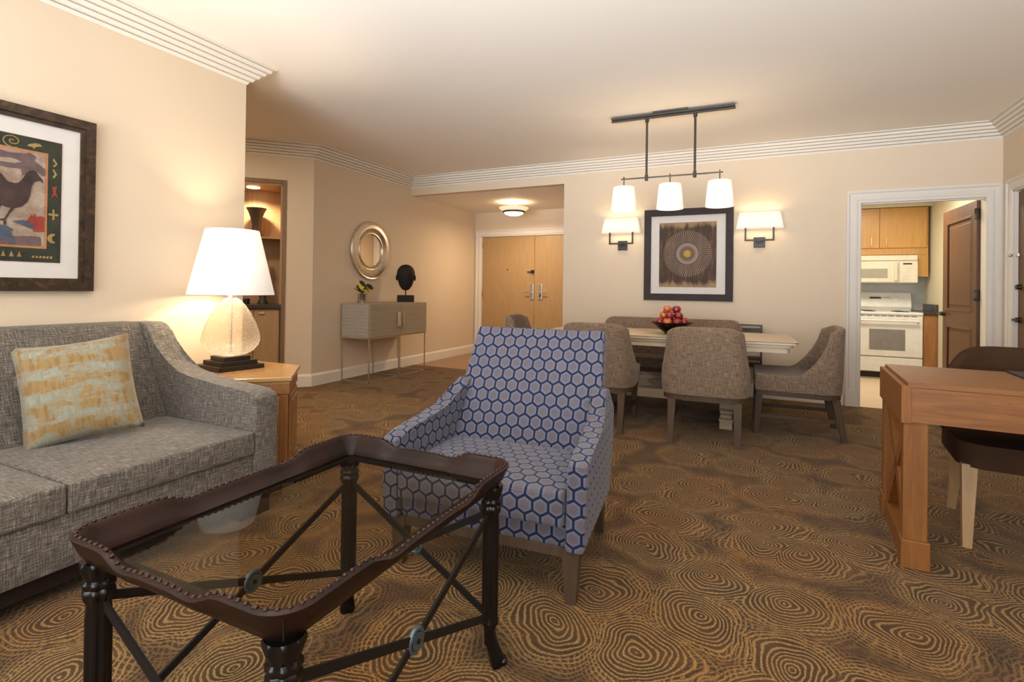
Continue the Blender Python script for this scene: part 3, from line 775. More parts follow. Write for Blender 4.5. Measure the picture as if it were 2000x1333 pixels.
pr([(cx-.008, .172), (cx-.002, .176), (cx+.012, .150), (cx+.0, .128), (cx-.007, .132), (cx+.003, .150)])
sp = [(.113+.004*a/60*math.cos(R(a))*1.0, ah-.03+.004*a/60*math.sin(R(a))*.8) for a in range(0, 700, 30)]
L1, L2 = [], []
for a, b in zip(sp, sp[1:]):
    dx, dz = b[0]-a[0], b[1]-a[1]; L = math.hypot(dx, dz) or 1; nx, nz = -dz/L*.0026, dx/L*.0026
    L1.append((a[0]+nx, a[1]+nz)); L2.append((a[0]-nx, a[1]-nz))
q = MB(); q.grid([[Vector((a[0], yy, a[1])), Vector((b[0], yy, b[1]))] for a, b in zip(L1[1:], L2[1:])]); q.build('painted_spiral', A_gold, lp)
pr([(.172, .272), (.179, .283), (.201, .293), (.223, .294), (.233, .283), (.207, .275), (.199, .263), (.192, .272)])
for k in range(6): pr([(.198+k*.015, -ah+.015), (.207+k*.015, -ah+.015), (.210+k*.015, -ah+.027), (.201+k*.015, -ah+.027)], 'painted_letter')
pr([(.275, .09), (.285, .080), (.3, .091), (.294, .061), (.303, .026), (.289, .04), (.276, .021), (.284, .055)], 'painted_lizard', A_red)

# ------------------------------------------------------------------ round mirror
mr = thing('round_mirror', 'round mirror in a wide silver dished frame above the console', 'mirror', (XM, 5.445, 1.64), 0)
mm = Matrix.Rotation(R(90), 4, 'Y')       # lathe axis z -> +x (into the room)
MB().lathe([(.385, 0), (.388, .03), (.378, .045), (.365, .04), (.33, .052), (.29, .05), (.262, .028), (.245, .022), (.235, .032), (.222, .034), (.212, .022), (.212, .012)], m=mm, n=64).build('frame', M['silver'], mr, 30)
MB().lathe([(.0, .016), (.214, .016)], m=mm, n=48).build('mirror_glass', M['mirror'], mr)
# ------------------------------------------------------------------ console cabinet
cn = thing('console_cabinet', 'grey wood console cabinet on thin silver legs under the round mirror', 'cabinet', (-4.642, 4.925, 0))
cw, cl = .435, 1.17
MB().box(0, cw, 0, cl, .535, .955, .003).build('body', M['greywood'], cn)
def chevron():
    n = NT('silvered_chevron_panel'); x, y, z = n.sep(n.co())
    zig = n.math('PINGPONG', n.math('MULTIPLY', x, 1.), .055)
    s = n.math('SINE', n.math('MULTIPLY', n.math('ADD', z, n.math('MULTIPLY', zig, 2.0)), 150.))
    f = n.math('ADD', n.math('MULTIPLY', s, .3), n.noise(n.map(n.co(), (40, 1, 20)), 2, 3))
    n.p(base=n.ramp(f, [(.25, (.20, .175, .15)), (.75, (.56, .52, .48))]), rough=.5, metal=.1); return n.m
MB().box(.006, cw-.006, -.006, 0, .54, .95).build('end_panel', chevron(), cn)
for a, b, hy in ((.004, cl/2-.002, cl/2-.045), (cl/2+.002, cl-.004, cl/2+.045)):
    dr = MB().box(cw, cw+.016, a, b, .54, .95, .002).build('door', M['greywood'], cn)
    MB().box(cw+.016, cw+.030, hy-.022, hy+.022, .655, .835, .004).box(cw+.028, cw+.045, hy-.006 if hy < cl/2 else hy-.022, hy+.022 if hy < cl/2 else hy+.006, .655, .835, .003).build('pull_handle', M['silver'], dr)
for y in (.008, cl/2, cl-.008):
    for x in (.006, cw-.006): MB().box(x-.006, x+.006, y-.006, y+.006, .0, .535).build('leg', M['silver'], cn)
MB().box(.0, cw, .002, .014, 0.0, .012).box(0, cw, cl-.014, cl-.002, 0, .012).box(0, cw, cl/2-.006, cl/2+.006, 0, .012).box(0, .012, .014, cl-.014, 0, .012).box(cw-.012, cw, .014, cl-.014, 0, .012).build('floor_rail', M['silver'], cn)
MB().box(-.0, cw, -.008, cl+.002, .525, .535).build('base_rim', M['silver'], cn)

# flowers in a small glass on the console
fl = thing('flower_arrangement', 'small silver glass of yellow and purple flowers on the console', 'flowers', (-4.45, 5.07, .955))
fl.scale = (1.35, 1.35, 1.25)
MB().lathe([(0, 0), (.040, 0), (.042, .09), (.044, .095), (.040, .095), (.037, .01), (0, .01)], n=24).build('vase', flat('mercury_glass', (.45, .44, .42), .12, .9, var=.3, scale=50), fl, 50)
rs = random.Random(2)
for cx_, cy_, cz_, mt, n_, rr in ((.035, -.035, .15, M['yellow'], 14, .04), (.045, .05, .165, M['purple'], 16, .038), (-.01, .01, .20, M['purple'], 12, .032), (.02, .06, .125, M['yellow'], 9, .022)):
    m = MB()
    for k in range(n_):
        a = 2*math.pi*k/n_; q = Matrix.Translation((cx_, cy_, cz_)) @ Matrix.Rotation(R(50), 4, 'Y') @ Matrix.Rotation(a, 4, 'Z') @ Matrix.Translation((rr*.55, 0, 0))
        bmesh.ops.create_uvsphere(m.b, u_segments=8, v_segments=5, radius=1, matrix=q @ Matrix.Diagonal((rr*.55, rr*.2, .006, 1)))
    m.ball((cx_+.008, cy_, cz_+.006), rr*.32, u=10, v=6)
    m.build('blossom', mt, fl, 180)
m = MB()
for k in range(26):
    a = rs.uniform(0, 6.28); e = rs.uniform(.1, 1.2); rr = rs.uniform(.035, .085)
    q = Matrix.Translation((0, 0, .11)) @ Matrix.Rotation(a, 4, 'Z') @ Matrix.Rotation(-e, 4, 'Y') @ Matrix.Translation((rr, 0, 0))
    bmesh.ops.create_uvsphere(m.b, u_segments=8, v_segments=5, radius=1, matrix=q @ Matrix.Diagonal((.03, .014, .003, 1)))
    m.cyl((0, 0, .09), tuple((q @ Vector((0, 0, 0)))), .0015, n=5)
m.build('foliage', M['leafg'], fl, 180)

hd = thing('head_sculpture', 'black carved head sculpture on a square block base on the console', 'sculpture', (-4.41, 5.90, .955), R(38))
MB().box(-.115, .115, -.05, .05, 0, .095, .003).build('base', M['black'], hd)
MB().cyl((0, 0, .095), (0, 0, .17), .008, n=12).build('rod', M['black'], hd, 40)
m = MB()
P = []
prof = [(.16, .0), (.165, .035), (.19, .062), (.23, .088), (.28, .104), (.34, .118), (.40, .124), (.45, .112), (.49, .082), (.513, .045), (.52, .0)]
for z, rx in prof:
    row = []
    for k in range(25):
        a = 2*math.pi*k/24
        x = rx*math.cos(a); y = rx*.62*math.sin(a)
        if y < 0:
            front = max(0, -math.sin(a))
            nose = math.exp(-((x/.016)**2))*math.exp(-(((z-.32)/.045)**2))*.035
            brow = math.exp(-(((z-.385)/.018)**2))*.014*front
            eye = sum(math.exp(-(((x-s*.042)/.018)**2)-(((z-.355)/.014)**2)) for s in (-1, 1))*.012
            lips = math.exp(-((x/.030)**2))*math.exp(-(((z-.245)/.016)**2))*.018
            y -= (nose+brow+lips-eye)
        row.append((x, y, z))
    P.append(row)
m.grid(P)
for s in (-1, 1): m.ball((s*.122, .0, .335), .034, (.45, .7, 1.25), 14, 10)
m.build('head', M['black'], hd, 180)

# ------------------------------------------------------------------ entry ceiling light
cf = thing('ceiling_light', 'alabaster dish ceiling light in the entry hall', 'ceiling light', (-3.475, 7.4, 0))
MB().lathe([(0, 2.52), (.06, 2.52), (.06, 2.50), (.012, 2.49), (.012, 2.38), (.03, 2.37), (.03, 2.36), (0, 2.36)], n=24).build('stem', M['silver'], cf, 40)
MB().lathe([(.23, 2.43), (.235, 2.425), (.21, 2.40), (.17, 2.375), (.165, 2.375), (.205, 2.405), (.225, 2.43)], n=40).build('dish', M['dish'], cf, 60)
MB().lathe([(.172, 2.378), (.178, 2.37), (.172, 2.355), (.155, 2.352)], n=40).build('ring', M['bronzelamp'], cf, 60)
MB().lathe([(.158, 2.357), (.14, 2.33), (.09, 2.31), (.0, 2.302)], n=40).build('diffuser', M['diffuser'], cf, 60)
light('entry_lamp', 'POINT', (-3.475, 7.4, 2.47), 5, WARM, .05)
light('entry_lamp', 'AREA', (-3.475, 7.4, 2.29), 20, WARM, .25)

# ------------------------------------------------------------------ sconces
def sconce(cx, label):
    t = thing('wall_sconce', label, 'wall light', (cx, YB, 0), group=None)
    MB().box(-.057, .057, -.02, 0, 1.645, 1.76, .003).box(-.03, .03, -.03, -.015, 1.69, 1.73, .003).build('wall_plate', M['bronze'], t)
    m = MB()
    for s in (-1, 1):
        m.box(0 if s > 0 else -.145, .145 if s > 0 else 0, -.105, -.09, 1.712, 1.730)
        m.box(s*.138-.009, s*.138+.009, -.107, -.088, 1.712, 1.865)
    m.box(-.012, .012, -.10, 0, 1.706, 1.73)
    m.build('arm', M['bronze'], t)
    for s in (-1, 1): MB().lathe([(0, 0), (.012, 0), (.012, .06), (.016, .08), (.01, .11), (0, .12)], (s*.138, -.097, 1.865), 12).build('bulb', M['bulb'], t, 60)
    P = []
    for z, a, b in ((1.85, .236, .075), (2.025, .203, .055)):
        P.append([Vector((x, y-.097, z)) for x, y in rrect(-a, a, -b, b, .045, 5)])
    P = [[P[0][i], P[1][i]] for i in range(len(P[0]))]
    m = MB(); m.grid(P, True); o = m.build('lamp_shade', M['shade3'], t, 60)
    so = o.modifiers.new('thickness', 'SOLIDIFY'); so.thickness = .003
    for s in (-1, 1): light('sconce_lamp', 'POINT', (cx+s*.11, YB-.097, 1.97), 1.15, WARM, .025)
    return t
sconce(-1.497, 'bronze two-arm wall sconce with cream shade left of the medallion print')
sconce(.012, 'bronze two-arm wall sconce with cream shade right of the medallion print')

# ------------------------------------------------------------------ pendant
pd = thing('pendant_light', 'dark bronze linear pendant with three white drum shades over the dining table', 'pendant light', (-.7175, 4.81, 0), R(1))
MB().box(-.53, .53, -.045, .045, H-.030, H-.012, .003).box(-.535, .535, -.012, .012, H-.044, H-.030, .002).build('ceiling_track', M['bronzelamp'], pd)
MB().box(-.15, .15, -.06, .06, H-.014, H, .003).build('canopy', M['bronzelamp'], pd)
for x in (-.2085, .2085):
    MB().cyl((x, 0, 2.16), (x, 0, H-.04), .010, n=12).cyl((x, 0, H-.075), (x, 0, H-.04), .017, n=12).cyl((x, 0, 2.16), (x, 0, 2.215), .015, n=12).build('rod', M['bronzelamp'], pd, 40)
MB().bar((-.44, 0, 2.188), (.44, 0, 2.188), .010, .012).build('crossbar', M['bronzelamp'], pd)
for x in (-.4135, 0, .4135):
    ar = MB().torus(.012, .004, Matrix.Translation((x, 0, 2.195)) @ Matrix.Rotation(R(90), 4, 'Y'), 16, 6).cyl((x, 0, 2.185), (x, 0, 2.09), .005, n=8).build('hook', M['bronzelamp'], pd, 40)
    sh = MB().lathe([(.118, 1.892), (.096, 2.112)], (x, 0, 0), 40).build('lamp_shade', M['shade2'], pd, 60)
    so = sh.modifiers.new('thickness', 'SOLIDIFY'); so.thickness = .003
    MB().lathe([(0, 1.90), (.112, 1.90)], (x, 0, 0), 32).build('diffuser', M['diffuser'], sh)
    MB().ball((x, 0, 2.0), .028, u=12, v=8).build('bulb', M['bulb'], sh, 180)
    light('pendant_lamp', 'POINT', (-.7175+x, 4.81, 2.06), 2.4, WARM, .03)
    light('pendant_downlight', 'SPOT', (-.7175+x, 4.81, 1.885), 6, WARM, .08, spot=130, blend=.9)

# ------------------------------------------------------------------ sofa
sf = thing('sofa', 'grey tweed two cushion sofa with sloping arms against the left wall', 'sofa', (0, 0, 0))
SX = -2.24                                     # front plane
ARM = [(-3.385, .13), (-3.385, .925), (-3.36, .935), (-3.21, .938), (-3.165, .925), (-3.125, .885), (-3.08, .83), (-3.02, .762), (-2.95, .715), (-2.86, .684), (-2.75, .664), (-2.55, .642), (-2.30, .624), (-2.262, .615), (-2.24, .595), (-2.24, .13)]
mx = Matrix(((1, 0, 0, 0), (0, 0, 1, 0), (0, 1, 0, 0), (0, 0, 0, 1)))
for y0, y1 in ((1.80, 1.932), (-.02, .112)):
    MB().prism(ARM, y0, y1, mx, bev=.014).build('arm', M['sofa'], sf, 35, uv=1)
MB().box(-3.38, -2.255, .112, 1.80, .125, .325, .01).build('seat_base', M['sofa'], sf, 35, uv=1)
# back: sloping slab
bk = [(-3.385, .30), (-3.385, .925), (-3.36, .94), (-3.25, .942), (-3.205, .93), (-3.18, .90), (-2.93, .42), (-2.95, .30)]
MB().prism(bk, .112, 1.80, mx, bev=.012).build('backrest', M['sofa'], sf, 35, uv=1)
def puff(x0, x1, y0, y1, z0, z1, dome=.012, r=.03, nx=18, ny=18):
    m = MB(); m.box(x0, x1, y0, y1, z0, z1)
    bmesh.ops.subdivide_edges(m.b, edges=m.b.edges[:], cuts=9, use_grid_fill=True)
    for v in m.b.verts:
        u = (v.co.x-x0)/(x1-x0)*2-1; w_ = (v.co.y-y0)/(y1-y0)*2-1; t = (v.co.z-z0)/(z1-z0)*2-1
        f = (1-u**4)*(1-w_**4)
        v.co.z += t*dome*f
        v.co.x += (1 if u > 0 else -1)*abs(u)**6*dome*.5*(1-t*t)*(1-w_**4)
        v.co.y += (1 if w_ > 0 else -1)*abs(w_)**6*dome*.4*(1-t*t)*(1-u**4)
    es = [e for e in m.b.edges if e.calc_face_angle(0) > R(60)]
    bmesh.ops.bevel(m.b, geom=es, offset=r, segments=4, profile=.5, affect='EDGES', clamp_overlap=True)
    return m
for y0, y1 in ((1.028, 1.798), (.116, 1.022)):
    puff(-2.96, SX+.0, y0, y1, .322, .435, .010, .022).build('seat_cushion', M['sofa'], sf, 60, uv=1)
MB().box(-3.36, -2.29, .0, 1.90, .06, .125).box(-2.42, -2.275, 1.75, 1.915, 0, .125).box(-3.36, -3.22, 1.75, 1.915, 0, .125).box(-2.42, -2.275, .0, .16, 0, .125).box(-3.36, -3.22, 0, .16, 0, .125).build('plinth', M['plinth'], sf)

pc = thing('throw_pillow', 'square gold and mint abstract print pillow leaning on the sofa back', 'pillow', (-2.83, 1.38, .44))
def pillow(w, h, t, n=22):
    m = MB()
    for sgn in (1, -1):
        P = []
        for i in range(n+1):
            row = []
            for j in range(n+1):
                u = i/n*2-1; v = j/n*2-1
                k = (1-abs(u)**2.6)*(1-abs(v)**2.6)
                pinch = 1-.055*(1-v*v)*abs(u)**3; pinch2 = 1-.075*(1-u*u)*abs(v)**3
                wr = .004*math.sin(u*9+v*5)*k
                row.append(Vector((u*w/2*pinch, sgn*(t/2*k**.55+wr*.5), v*h/2*pinch2)))
            P.append(row)
        m.grid(P)
    return m
po = pillow(.43, .48, .16).build('cover', M['cushion'], pc, 180, uv=1)
# ------------------------------------------------------------------ end table and lamp
et = thing('end_table', 'honey wood end table with pointed angled corners beside the sofa arm', 'side table', (0, 0, 0))
TOP = [(-3.36, 1.965), (-2.76, 1.965), (-2.485, 2.235), (-2.815, 2.60), (-3.36, 2.60)]
def inset(pts, d):
    c = Vector((sum(p[0] for p in pts)/len(pts), sum(p[1] for p in pts)/len(pts))); out = []
    n = len(pts)
    for i in range(n):
        a, b, q = Vector(pts[i-1]), Vector(pts[i]), Vector(pts[(i+1) % n])
        d1 = (b-a).normalized(); d2 = (q-b).normalized(); n1 = Vector((-d1.y, d1.x)); n2 = Vector((-d2.y, d2.x))
        mv = (n1+n2)/(1+n1.dot(n2)); out.append(tuple(b+mv*d))
    return out
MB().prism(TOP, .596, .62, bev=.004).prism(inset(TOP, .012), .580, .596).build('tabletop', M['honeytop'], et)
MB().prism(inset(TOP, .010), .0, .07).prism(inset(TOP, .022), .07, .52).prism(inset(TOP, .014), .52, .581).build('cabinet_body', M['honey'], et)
# door on the face looking toward the seating, with fluted pilasters
I5 = inset(TOP, .022); a, b = Vector(I5[1]), Vector(I5[2]); dd = (b-a); L = dd.length; ang = math.atan2(dd.y, dd.x)
dr = MB().box(.04, L-.045, -.014, 0, .09, .50, .004).box(.075, L-.08, -.020, -.010, .13, .46, .006).build('door', M['honey'], et); dr.location = (a.x, a.y, 0); dr.rotation_euler = (0, 0, ang)
MB().cyl((L-.07, -.014, .36), (L-.07, -.035, .36), .005, n=10).ball((L-.07, -.04, .36), .012, u=12, v=8).build('knob', M['bronze'], dr, 60)
for x0_ in (.004, L-.037):
    pl = MB()
    for k in range(3): pl.box(x0_+k*.011, x0_+.007+k*.011, -.010, 0, .08, .51, .003)
    pl.box(x0_-.002, x0_+.031, -.004, .001, .075, .515)
    o = pl.build('fluted_pilaster', M['honey'], et); o.location = (a.x, a.y, 0); o.rotation_euler = (0, 0, ang)
a2, b2 = Vector(I5[2]), Vector(I5[3]); d2 = b2-a2
dr = MB().box(.05, d2.length-.05, -.012, 0, .09, .50, .004).box(.09, d2.length-.09, -.018, -.008, .13, .46, .006).build('side_panel', M['honey'], et); dr.location = (a2.x, a2.y, 0); dr.rotation_euler = (0, 0, math.atan2(d2.y, d2.x))

tl = thing('table_lamp', 'table lamp with seeded glass body, stepped dark base and lit white shade', 'lamp', (-3.09, 2.285, .62), R(-9))
MB().box(-.145, .145, -.145, .145, 0, .028).box(-.115, .115, -.115, .115, .028, .055).box(-.085, .085, -.085, .085, .055, .082).build('base', M['espresso'], tl)
GP = [(.03, .465), (.028, .46), (.050, .445), (.085, .405), (.118, .35), (.148, .285), (.168, .22), (.172, .185), (.162, .15), (.135, .115), (.095, .092), (.06, .084), (0, .083)]
MB().lathe(GP, n=56).build('glass_body', M['seeded'], tl, 180)
MB().cyl((0, 0, .083), (0, 0, .52), .006, n=12).lathe([(0, .082), (.045, .083), (.04, .09), (0, .092)], n=24).lathe([(0, .46), (.03, .458), (.03, .475), (.012, .485), (0, .485)], n=20).build('stem', M['steel'], tl, 40)
sh = MB().lathe([(.255, .478), (.158, .895)], n=64).build('lamp_shade', M['shade'], tl, 60)
so = sh.modifiers.new('thickness', 'SOLIDIFY'); so.thickness = .003
MB().lathe([(0, .52), (.015, .52), (.02, .56), (.032, .60), (.028, .64), (0, .655)], n=20).build('bulb', M['bulb'], tl, 180)
light('table_lamp_bulb', 'POINT', (-3.09, 2.285, .62+.66), 17, (1, .80, .55), .05)
light('table_lamp_bulb', 'POINT', (-3.09, 2.285, .62+.545), 8, (1, .80, .55), .04)

# ------------------------------------------------------------------ coffee table
cx0, cx1, cy0, cy1 = -1.300, -.735, .655, 1.43
ctb = thing('coffee_table', 'leather rimmed glass coffee table with nailheads and crossed iron legs', 'coffee table', ((cx0+cx1)/2, (cy0+cy1)/2, 0))
hx, hy = (cx1-cx0)/2, (cy1-cy0)/2
OX, OY = hx+.055, hy+.055       # rim outer half sizes at the top
def rim_path(ax, ay, r, n=10, m_=26):
    pts = []
    for k in range(4):
        cx_, cy_ = ((ax-r, -ay+r), (ax-r, ay-r), (-ax+r, ay-r), (-ax+r, -ay+r))[k]
        for i in range(n+1):
            a = R(-90+90*k+90*i/n); pts.append((cx_+r*math.cos(a), cy_+r*math.sin(a), None))
        nx = ((ax-r, -ay+r), (ax-r, ay-r), (-ax+r, ay-r), (-ax+r, -ay+r))[(k+1) % 4]
        a = R(90*k); ex = (nx[0]+r*math.cos(a), nx[1]+r*math.sin(a)); sx = pts[-1]
        for i in range(1, m_): pts.append((sx[0]+(ex[0]-sx[0])*i/m_, sx[1]+(ex[1]-sx[1])*i/m_, None))
    return [(p[0], p[1]) for p in pts]
def rimz(x, y):
    # raised at the corners, scalloped down along every side
    ax, ay = abs(x)/OX, abs(y)/OY
    if ay*OY/OY > ax: pass
    onlong = abs(abs(x)-OX) < abs(abs(y)-OY)
    s, L_ = (abs(y), OY) if onlong else (abs(x), OX)
    d = L_-s                                  # distance to the corner
    t = sstep(.205, .285, d) if onlong else sstep(.155, .225, d)
    dip = math.exp(-((d-(.30 if onlong else .24))/.03)**2)*.004
    return .618-.021*t-dip
m = MB(); rows = []
prof = [(-.055, .560), (-.048, .553), (-.030, .556), (-.012, .585), (0, None, -.005), (.003, None, .002), (-.004, None, .006), (-.012, None, .005), (-.018, None, .000), (-.022, None, -.008), (-.040, .585), (-.055, .568)]
path = {}
for q in prof:
    row = []
    for (x, y), (xt, yt) in zip(rim_path(OX+q[0], OY+q[0], max(.02, .07+q[0])), rim_path(OX, OY, .07)):
        zt = rimz(xt, yt)
        z = zt+q[2] if q[1] is None else q[1]+(zt-.618)*(.55 if q[1] > .57 else 0)
        row.append(Vector((x, y, z)))
    rows.append(row)
P = [[rows[j][i] for j in range(len(rows))]+[rows[0][i]] for i in range(len(rows[0]))]
m.grid(P, True)
rim = m.build('tray_rim', M['leather'], ctb, 60)
# nailheads along the top of the rim (evenly by arc length)
pth = rim_path(OX-.008, OY-.008, .062); pth.append(pth[0]); top_ = rim_path(OX, OY, .07); 
acc = 0; nails = MB(); step = .0195; nxt = 0
for (p0, p1) in zip(pth, pth[1:]):
    L_ = math.hypot(p1[0]-p0[0], p1[1]-p0[1])
    while nxt <= acc+L_ and L_ > 0:
        t = (nxt-acc)/L_; x, y = p0[0]+(p1[0]-p0[0])*t, p0[1]+(p1[1]-p0[1])*t
        nails.ball((x, y, rimz(x*1.012, y*1.01)+.0062), .0052, (1, 1, .8), 8, 5); nxt += step
    acc += L_
nails.build('nailhead_trim', M['nail'], ctb, 180)['kind'] = 'stuff'
# corner seams
for sx in (-1, 1):
    for sy in (-1, 1):
        c = Vector((sx*(OX-.07), sy*(OY-.07))); d = Vector((sx, sy)).normalized()
        MB().bar((c.x+d.x*.072, c.y+d.y*.072, .612), (c.x+d.x*.056, c.y+d.y*.056, .566), .0018, .002).build('corner_seam', M['black'], ctb)
MB().prism([(x, y) for x, y in rim_path(OX-.055, OY-.055, .03, 4, 2)], .562, .568).build('glass_top', M['tableglass'], ctb)
fr = MB(); ri = rim_path(OX-.075, OY-.075, .02, 4, 2); ro = rim_path(OX-.050, OY-.050, .035, 4, 2)
P = [[Vector((a[0], a[1], .553)), Vector((b[0], b[1], .553)), Vector((b[0], b[1], .561)), Vector((a[0], a[1], .561)), Vector((a[0], a[1], .553))] for a, b in zip(ri, ro)]
fr.grid(P, True); fr.build('top_frame', M['ironflat'], ctb)
LP = [(0, .557), (.034, .557), (.0345, .550), (.033, .540), (.029, .523), (.0265, .517), (.030, .511), (.030, .502), (.0265, .497), (.0295, .490), (.0295, .480), (.0265, .473), (.0235, .464), (.0245, .430), (.0245, .170), (.0235, .150), (.027, .142), (.027, .134), (.020, .128), (.018, .10), (.017, .07), (.0, .06)]
FL = [0]*len(LP)
for i, (r_, z_) in enumerate(LP):
    if .525 <= z_ <= .551: FL[i] = .10
    elif .47 <= z_ <= .515: FL[i] = .07
    elif .15 <= z_ <= .455: FL[i] = .07
for sx in (-1, 1):
    for sy in (-1, 1):
        m = MB().lathe(LP, (sx*hx, sy*hy, 0), 64, flute=FL+[8])
        lg = m.build('leg', M['iron'], ctb, 50)
        # hoof-like claw foot turned outward
        dx, dy = sx*.7071, sy*.7071
        f = MB(); bx_, by_ = sx*hx, sy*hy
        pts = [((0, 0), .10, .018), ((.004, 0), .075, .019), ((.012, 0), .05, .021), ((.020, 0), .028, .024), ((.024, 0), .012, .026), ((.024, 0), .0, .022)]
        P = []
        for (o_, _), z_, r_ in pts:
            P.append([Vector((bx_+dx*o_+r_*math.cos(2*math.pi*k/20)*(1+.12*math.cos(3*(2*math.pi*k/20-math.atan2(dy, dx)))), by_+dy*o_+r_*math.sin(2*math.pi*k/20)*(1+.12*math.cos(3*(2*math.pi*k/20-math.atan2(dy, dx)))), z_)) for k in range(21)])
        f.grid(P)
        for t_ in (-.55, 0, .55):
            a_ = math.atan2(dy, dx)+t_; f.ball((bx_+dx*.024+.022*math.cos(a_), by_+dy*.024+.022*math.sin(a_), .012), .012, (1, 1, .95), 10, 8)
        f.build('claw_foot', M['iron'], lg, 60)
def xbrace(p0, p1, nrm):
    (x0, y0), (x1, y1) = p0, p1; up = (nrm[0], nrm[1], 0)
    cxm, cym = (x0+x1)/2, (y0+y1)/2
    for za, zb in ((.475, .150), (.150, .475)):
        MB().bar((x0, y0, za), (x1, y1, zb), .020, .007, up).build('cross_bar', M['ironflat'], ctb)
    q = Vector((nrm[0], nrm[1], 0)).to_track_quat('Z', 'Y').to_matrix().to_4x4()
    mm_ = Matrix.Translation((cxm, cym, .3125)) @ q
    rg = MB().torus(.026, .0065, mm_).torus(.013, .004, mm_, 24, 8).lathe([(0, -.008), (.020, -.008), (.020, .008), (0, .008)], m=mm_, n=28).build('medallion', M['bluering'], ctb, 50)
    MB().lathe([(0, -.011), (.006, -.011), (.006, .011), (0, .011)], m=mm_, n=16).build('bolt', M['ironflat'], rg, 50)
xbrace((hx, -hy), (hx, hy), (1, 0)); xbrace((-hx, -hy), (-hx, hy), (1, 0))
xbrace((-hx, hy), (hx, hy), (0, 1)); xbrace((-hx, -hy), (hx, -hy), (0, 1))

# ------------------------------------------------------------------ blue hexagon armchair
ac = thing('armchair', 'blue and grey hexagon patterned armchair facing the coffee table', 'armchair', (-.982, 1.776, 0), R(3.6))
MB().box(-.355, .355, .03, .60, .205, .30, .012).build('seat_base', M['hex'], ac, 40, uv=1)
# seat cushion
m = MB(); m.box(-.352, .352, -.012, .50, .292, .425)
bmesh.ops.subdivide_edges(m.b, edges=m.b.edges[:], cuts=9, use_grid_fill=True)
for v in m.b.verts:
    u = v.co.x/.352; w_ = (v.co.y-.244)/.256; t = (v.co.z-.3585)/.0665
    if t > 0: v.co.z += t*.016*(1-u**4)*(1-w_**4)
    if w_ < -.9: v.co.y -= .012*(1-t*t)*(1-u**4)
es = [e for e in m.b.edges if e.calc_face_angle(0) > R(60)]
bmesh.ops.bevel(m.b, geom=es, offset=.020, segments=4, profile=.5, affect='EDGES', clamp_overlap=True)
m.build('seat_cushion', M['hex'], ac, 60, uv=1)
# backrest: leaning padded slab, gently hollow
m = MB(); NU, NV = 22, 22; F = []; B_ = []
for i in range(NV+1):
    t = i/NV; z = .36+t*(.955-.36)
    yf = .455+.285*(t**1.12); hwid = .352-.008*t if t < .9 else .345
    # sides follow the flare of the arms at the bottom
    hwid = .385-.022*sstep(.35, .6, t)-.018*sstep(.5, 1, t)
    rowf, rowb = [], []
    for j in range(NU+1):
        u = j/NU*2-1
        hollow = .030*(1-u*u)*(1-t*.5)
        bulge = .018*math.sin(math.pi*min(1, t*1.05))*(1-u**4)
        rowf.append(Vector((u*hwid, yf+hollow-bulge+.0*(abs(u)**6), z)))
        rowb.append(Vector((u*hwid, yf+.095-.02*t, z-.02*t)))
    F.append(rowf); B_.append(rowb)
V1 = m.grid(F); V2 = m.grid(B_)
bm_ = m.b
for i in range(NV):
    for j in (0, NU): bm_.faces.new((V1[i][j], V1[i+1][j], V2[i+1][j], V2[i][j]))
for j in range(NU):
    for i in (0, NV): bm_.faces.new((V1[i][j], V1[i][j+1], V2[i][j+1], V2[i][j]))
bmesh.ops.recalc_face_normals(bm_, faces=bm_.faces)
es = [e for e in bm_.edges if len(e.link_faces) == 2 and e.calc_face_angle(0) > R(60)]
bmesh.ops.bevel(bm_, geom=es, offset=.012, segments=3, profile=.5, affect='EDGES', clamp_overlap=True)
m.build('backrest', M['hex'], ac, 60, uv=1)
# arms sweeping up into the back
prof = [(0, .21), (0, .52), (.015, .533), (.10, .548), (.20, .560), (.30, .574), (.39, .590), (.46, .612), (.52, .645), (.565, .685), (.60, .70), (.655, .69), (.66, .60), (.65, .45), (.62, .21)]
for s in (-1, 1):
    m = MB(); mx2 = Matrix(((0, 0, 1, 0), (1, 0, 0, 0), (0, 1, 0, 0), (0, 0, 0, 1)))
    m.prism(prof, 0, .075, mx2, bev=.014)
    for v in m.b.verts:
        y, z = v.co.y, v.co.z
        x = .355+v.co.x+.010*max(0, (z-.2)/.33 if z < .53 else 1)
        x -= .028*sstep(0, .60, y)+.022*sstep(.58, .70, z)
        v.co.x = x*s
    m.build('arm', M['hex'], ac, 35, uv=1)
MB().box(-.36, .36, .035, .10, .165, .207, .004).box(-.36, -.30, .10, .58, .165, .207).box(.30, .36, .10, .58, .165, .207).box(-.36, .36, .55, .60, .165, .207).build('seat_rail', M['chairleg'], ac)
for s in (-1, 1):
    MB().taper((s*.372, .055), (.019, .019), (s*.372, .060), (.034, .034), 0, .207).build('leg', M['chairleg'], ac)
    MB().taper((s*.35, .66), (.017, .017), (s*.35, .575), (.030, .030), 0, .207).build('leg', M['chairleg'], ac)

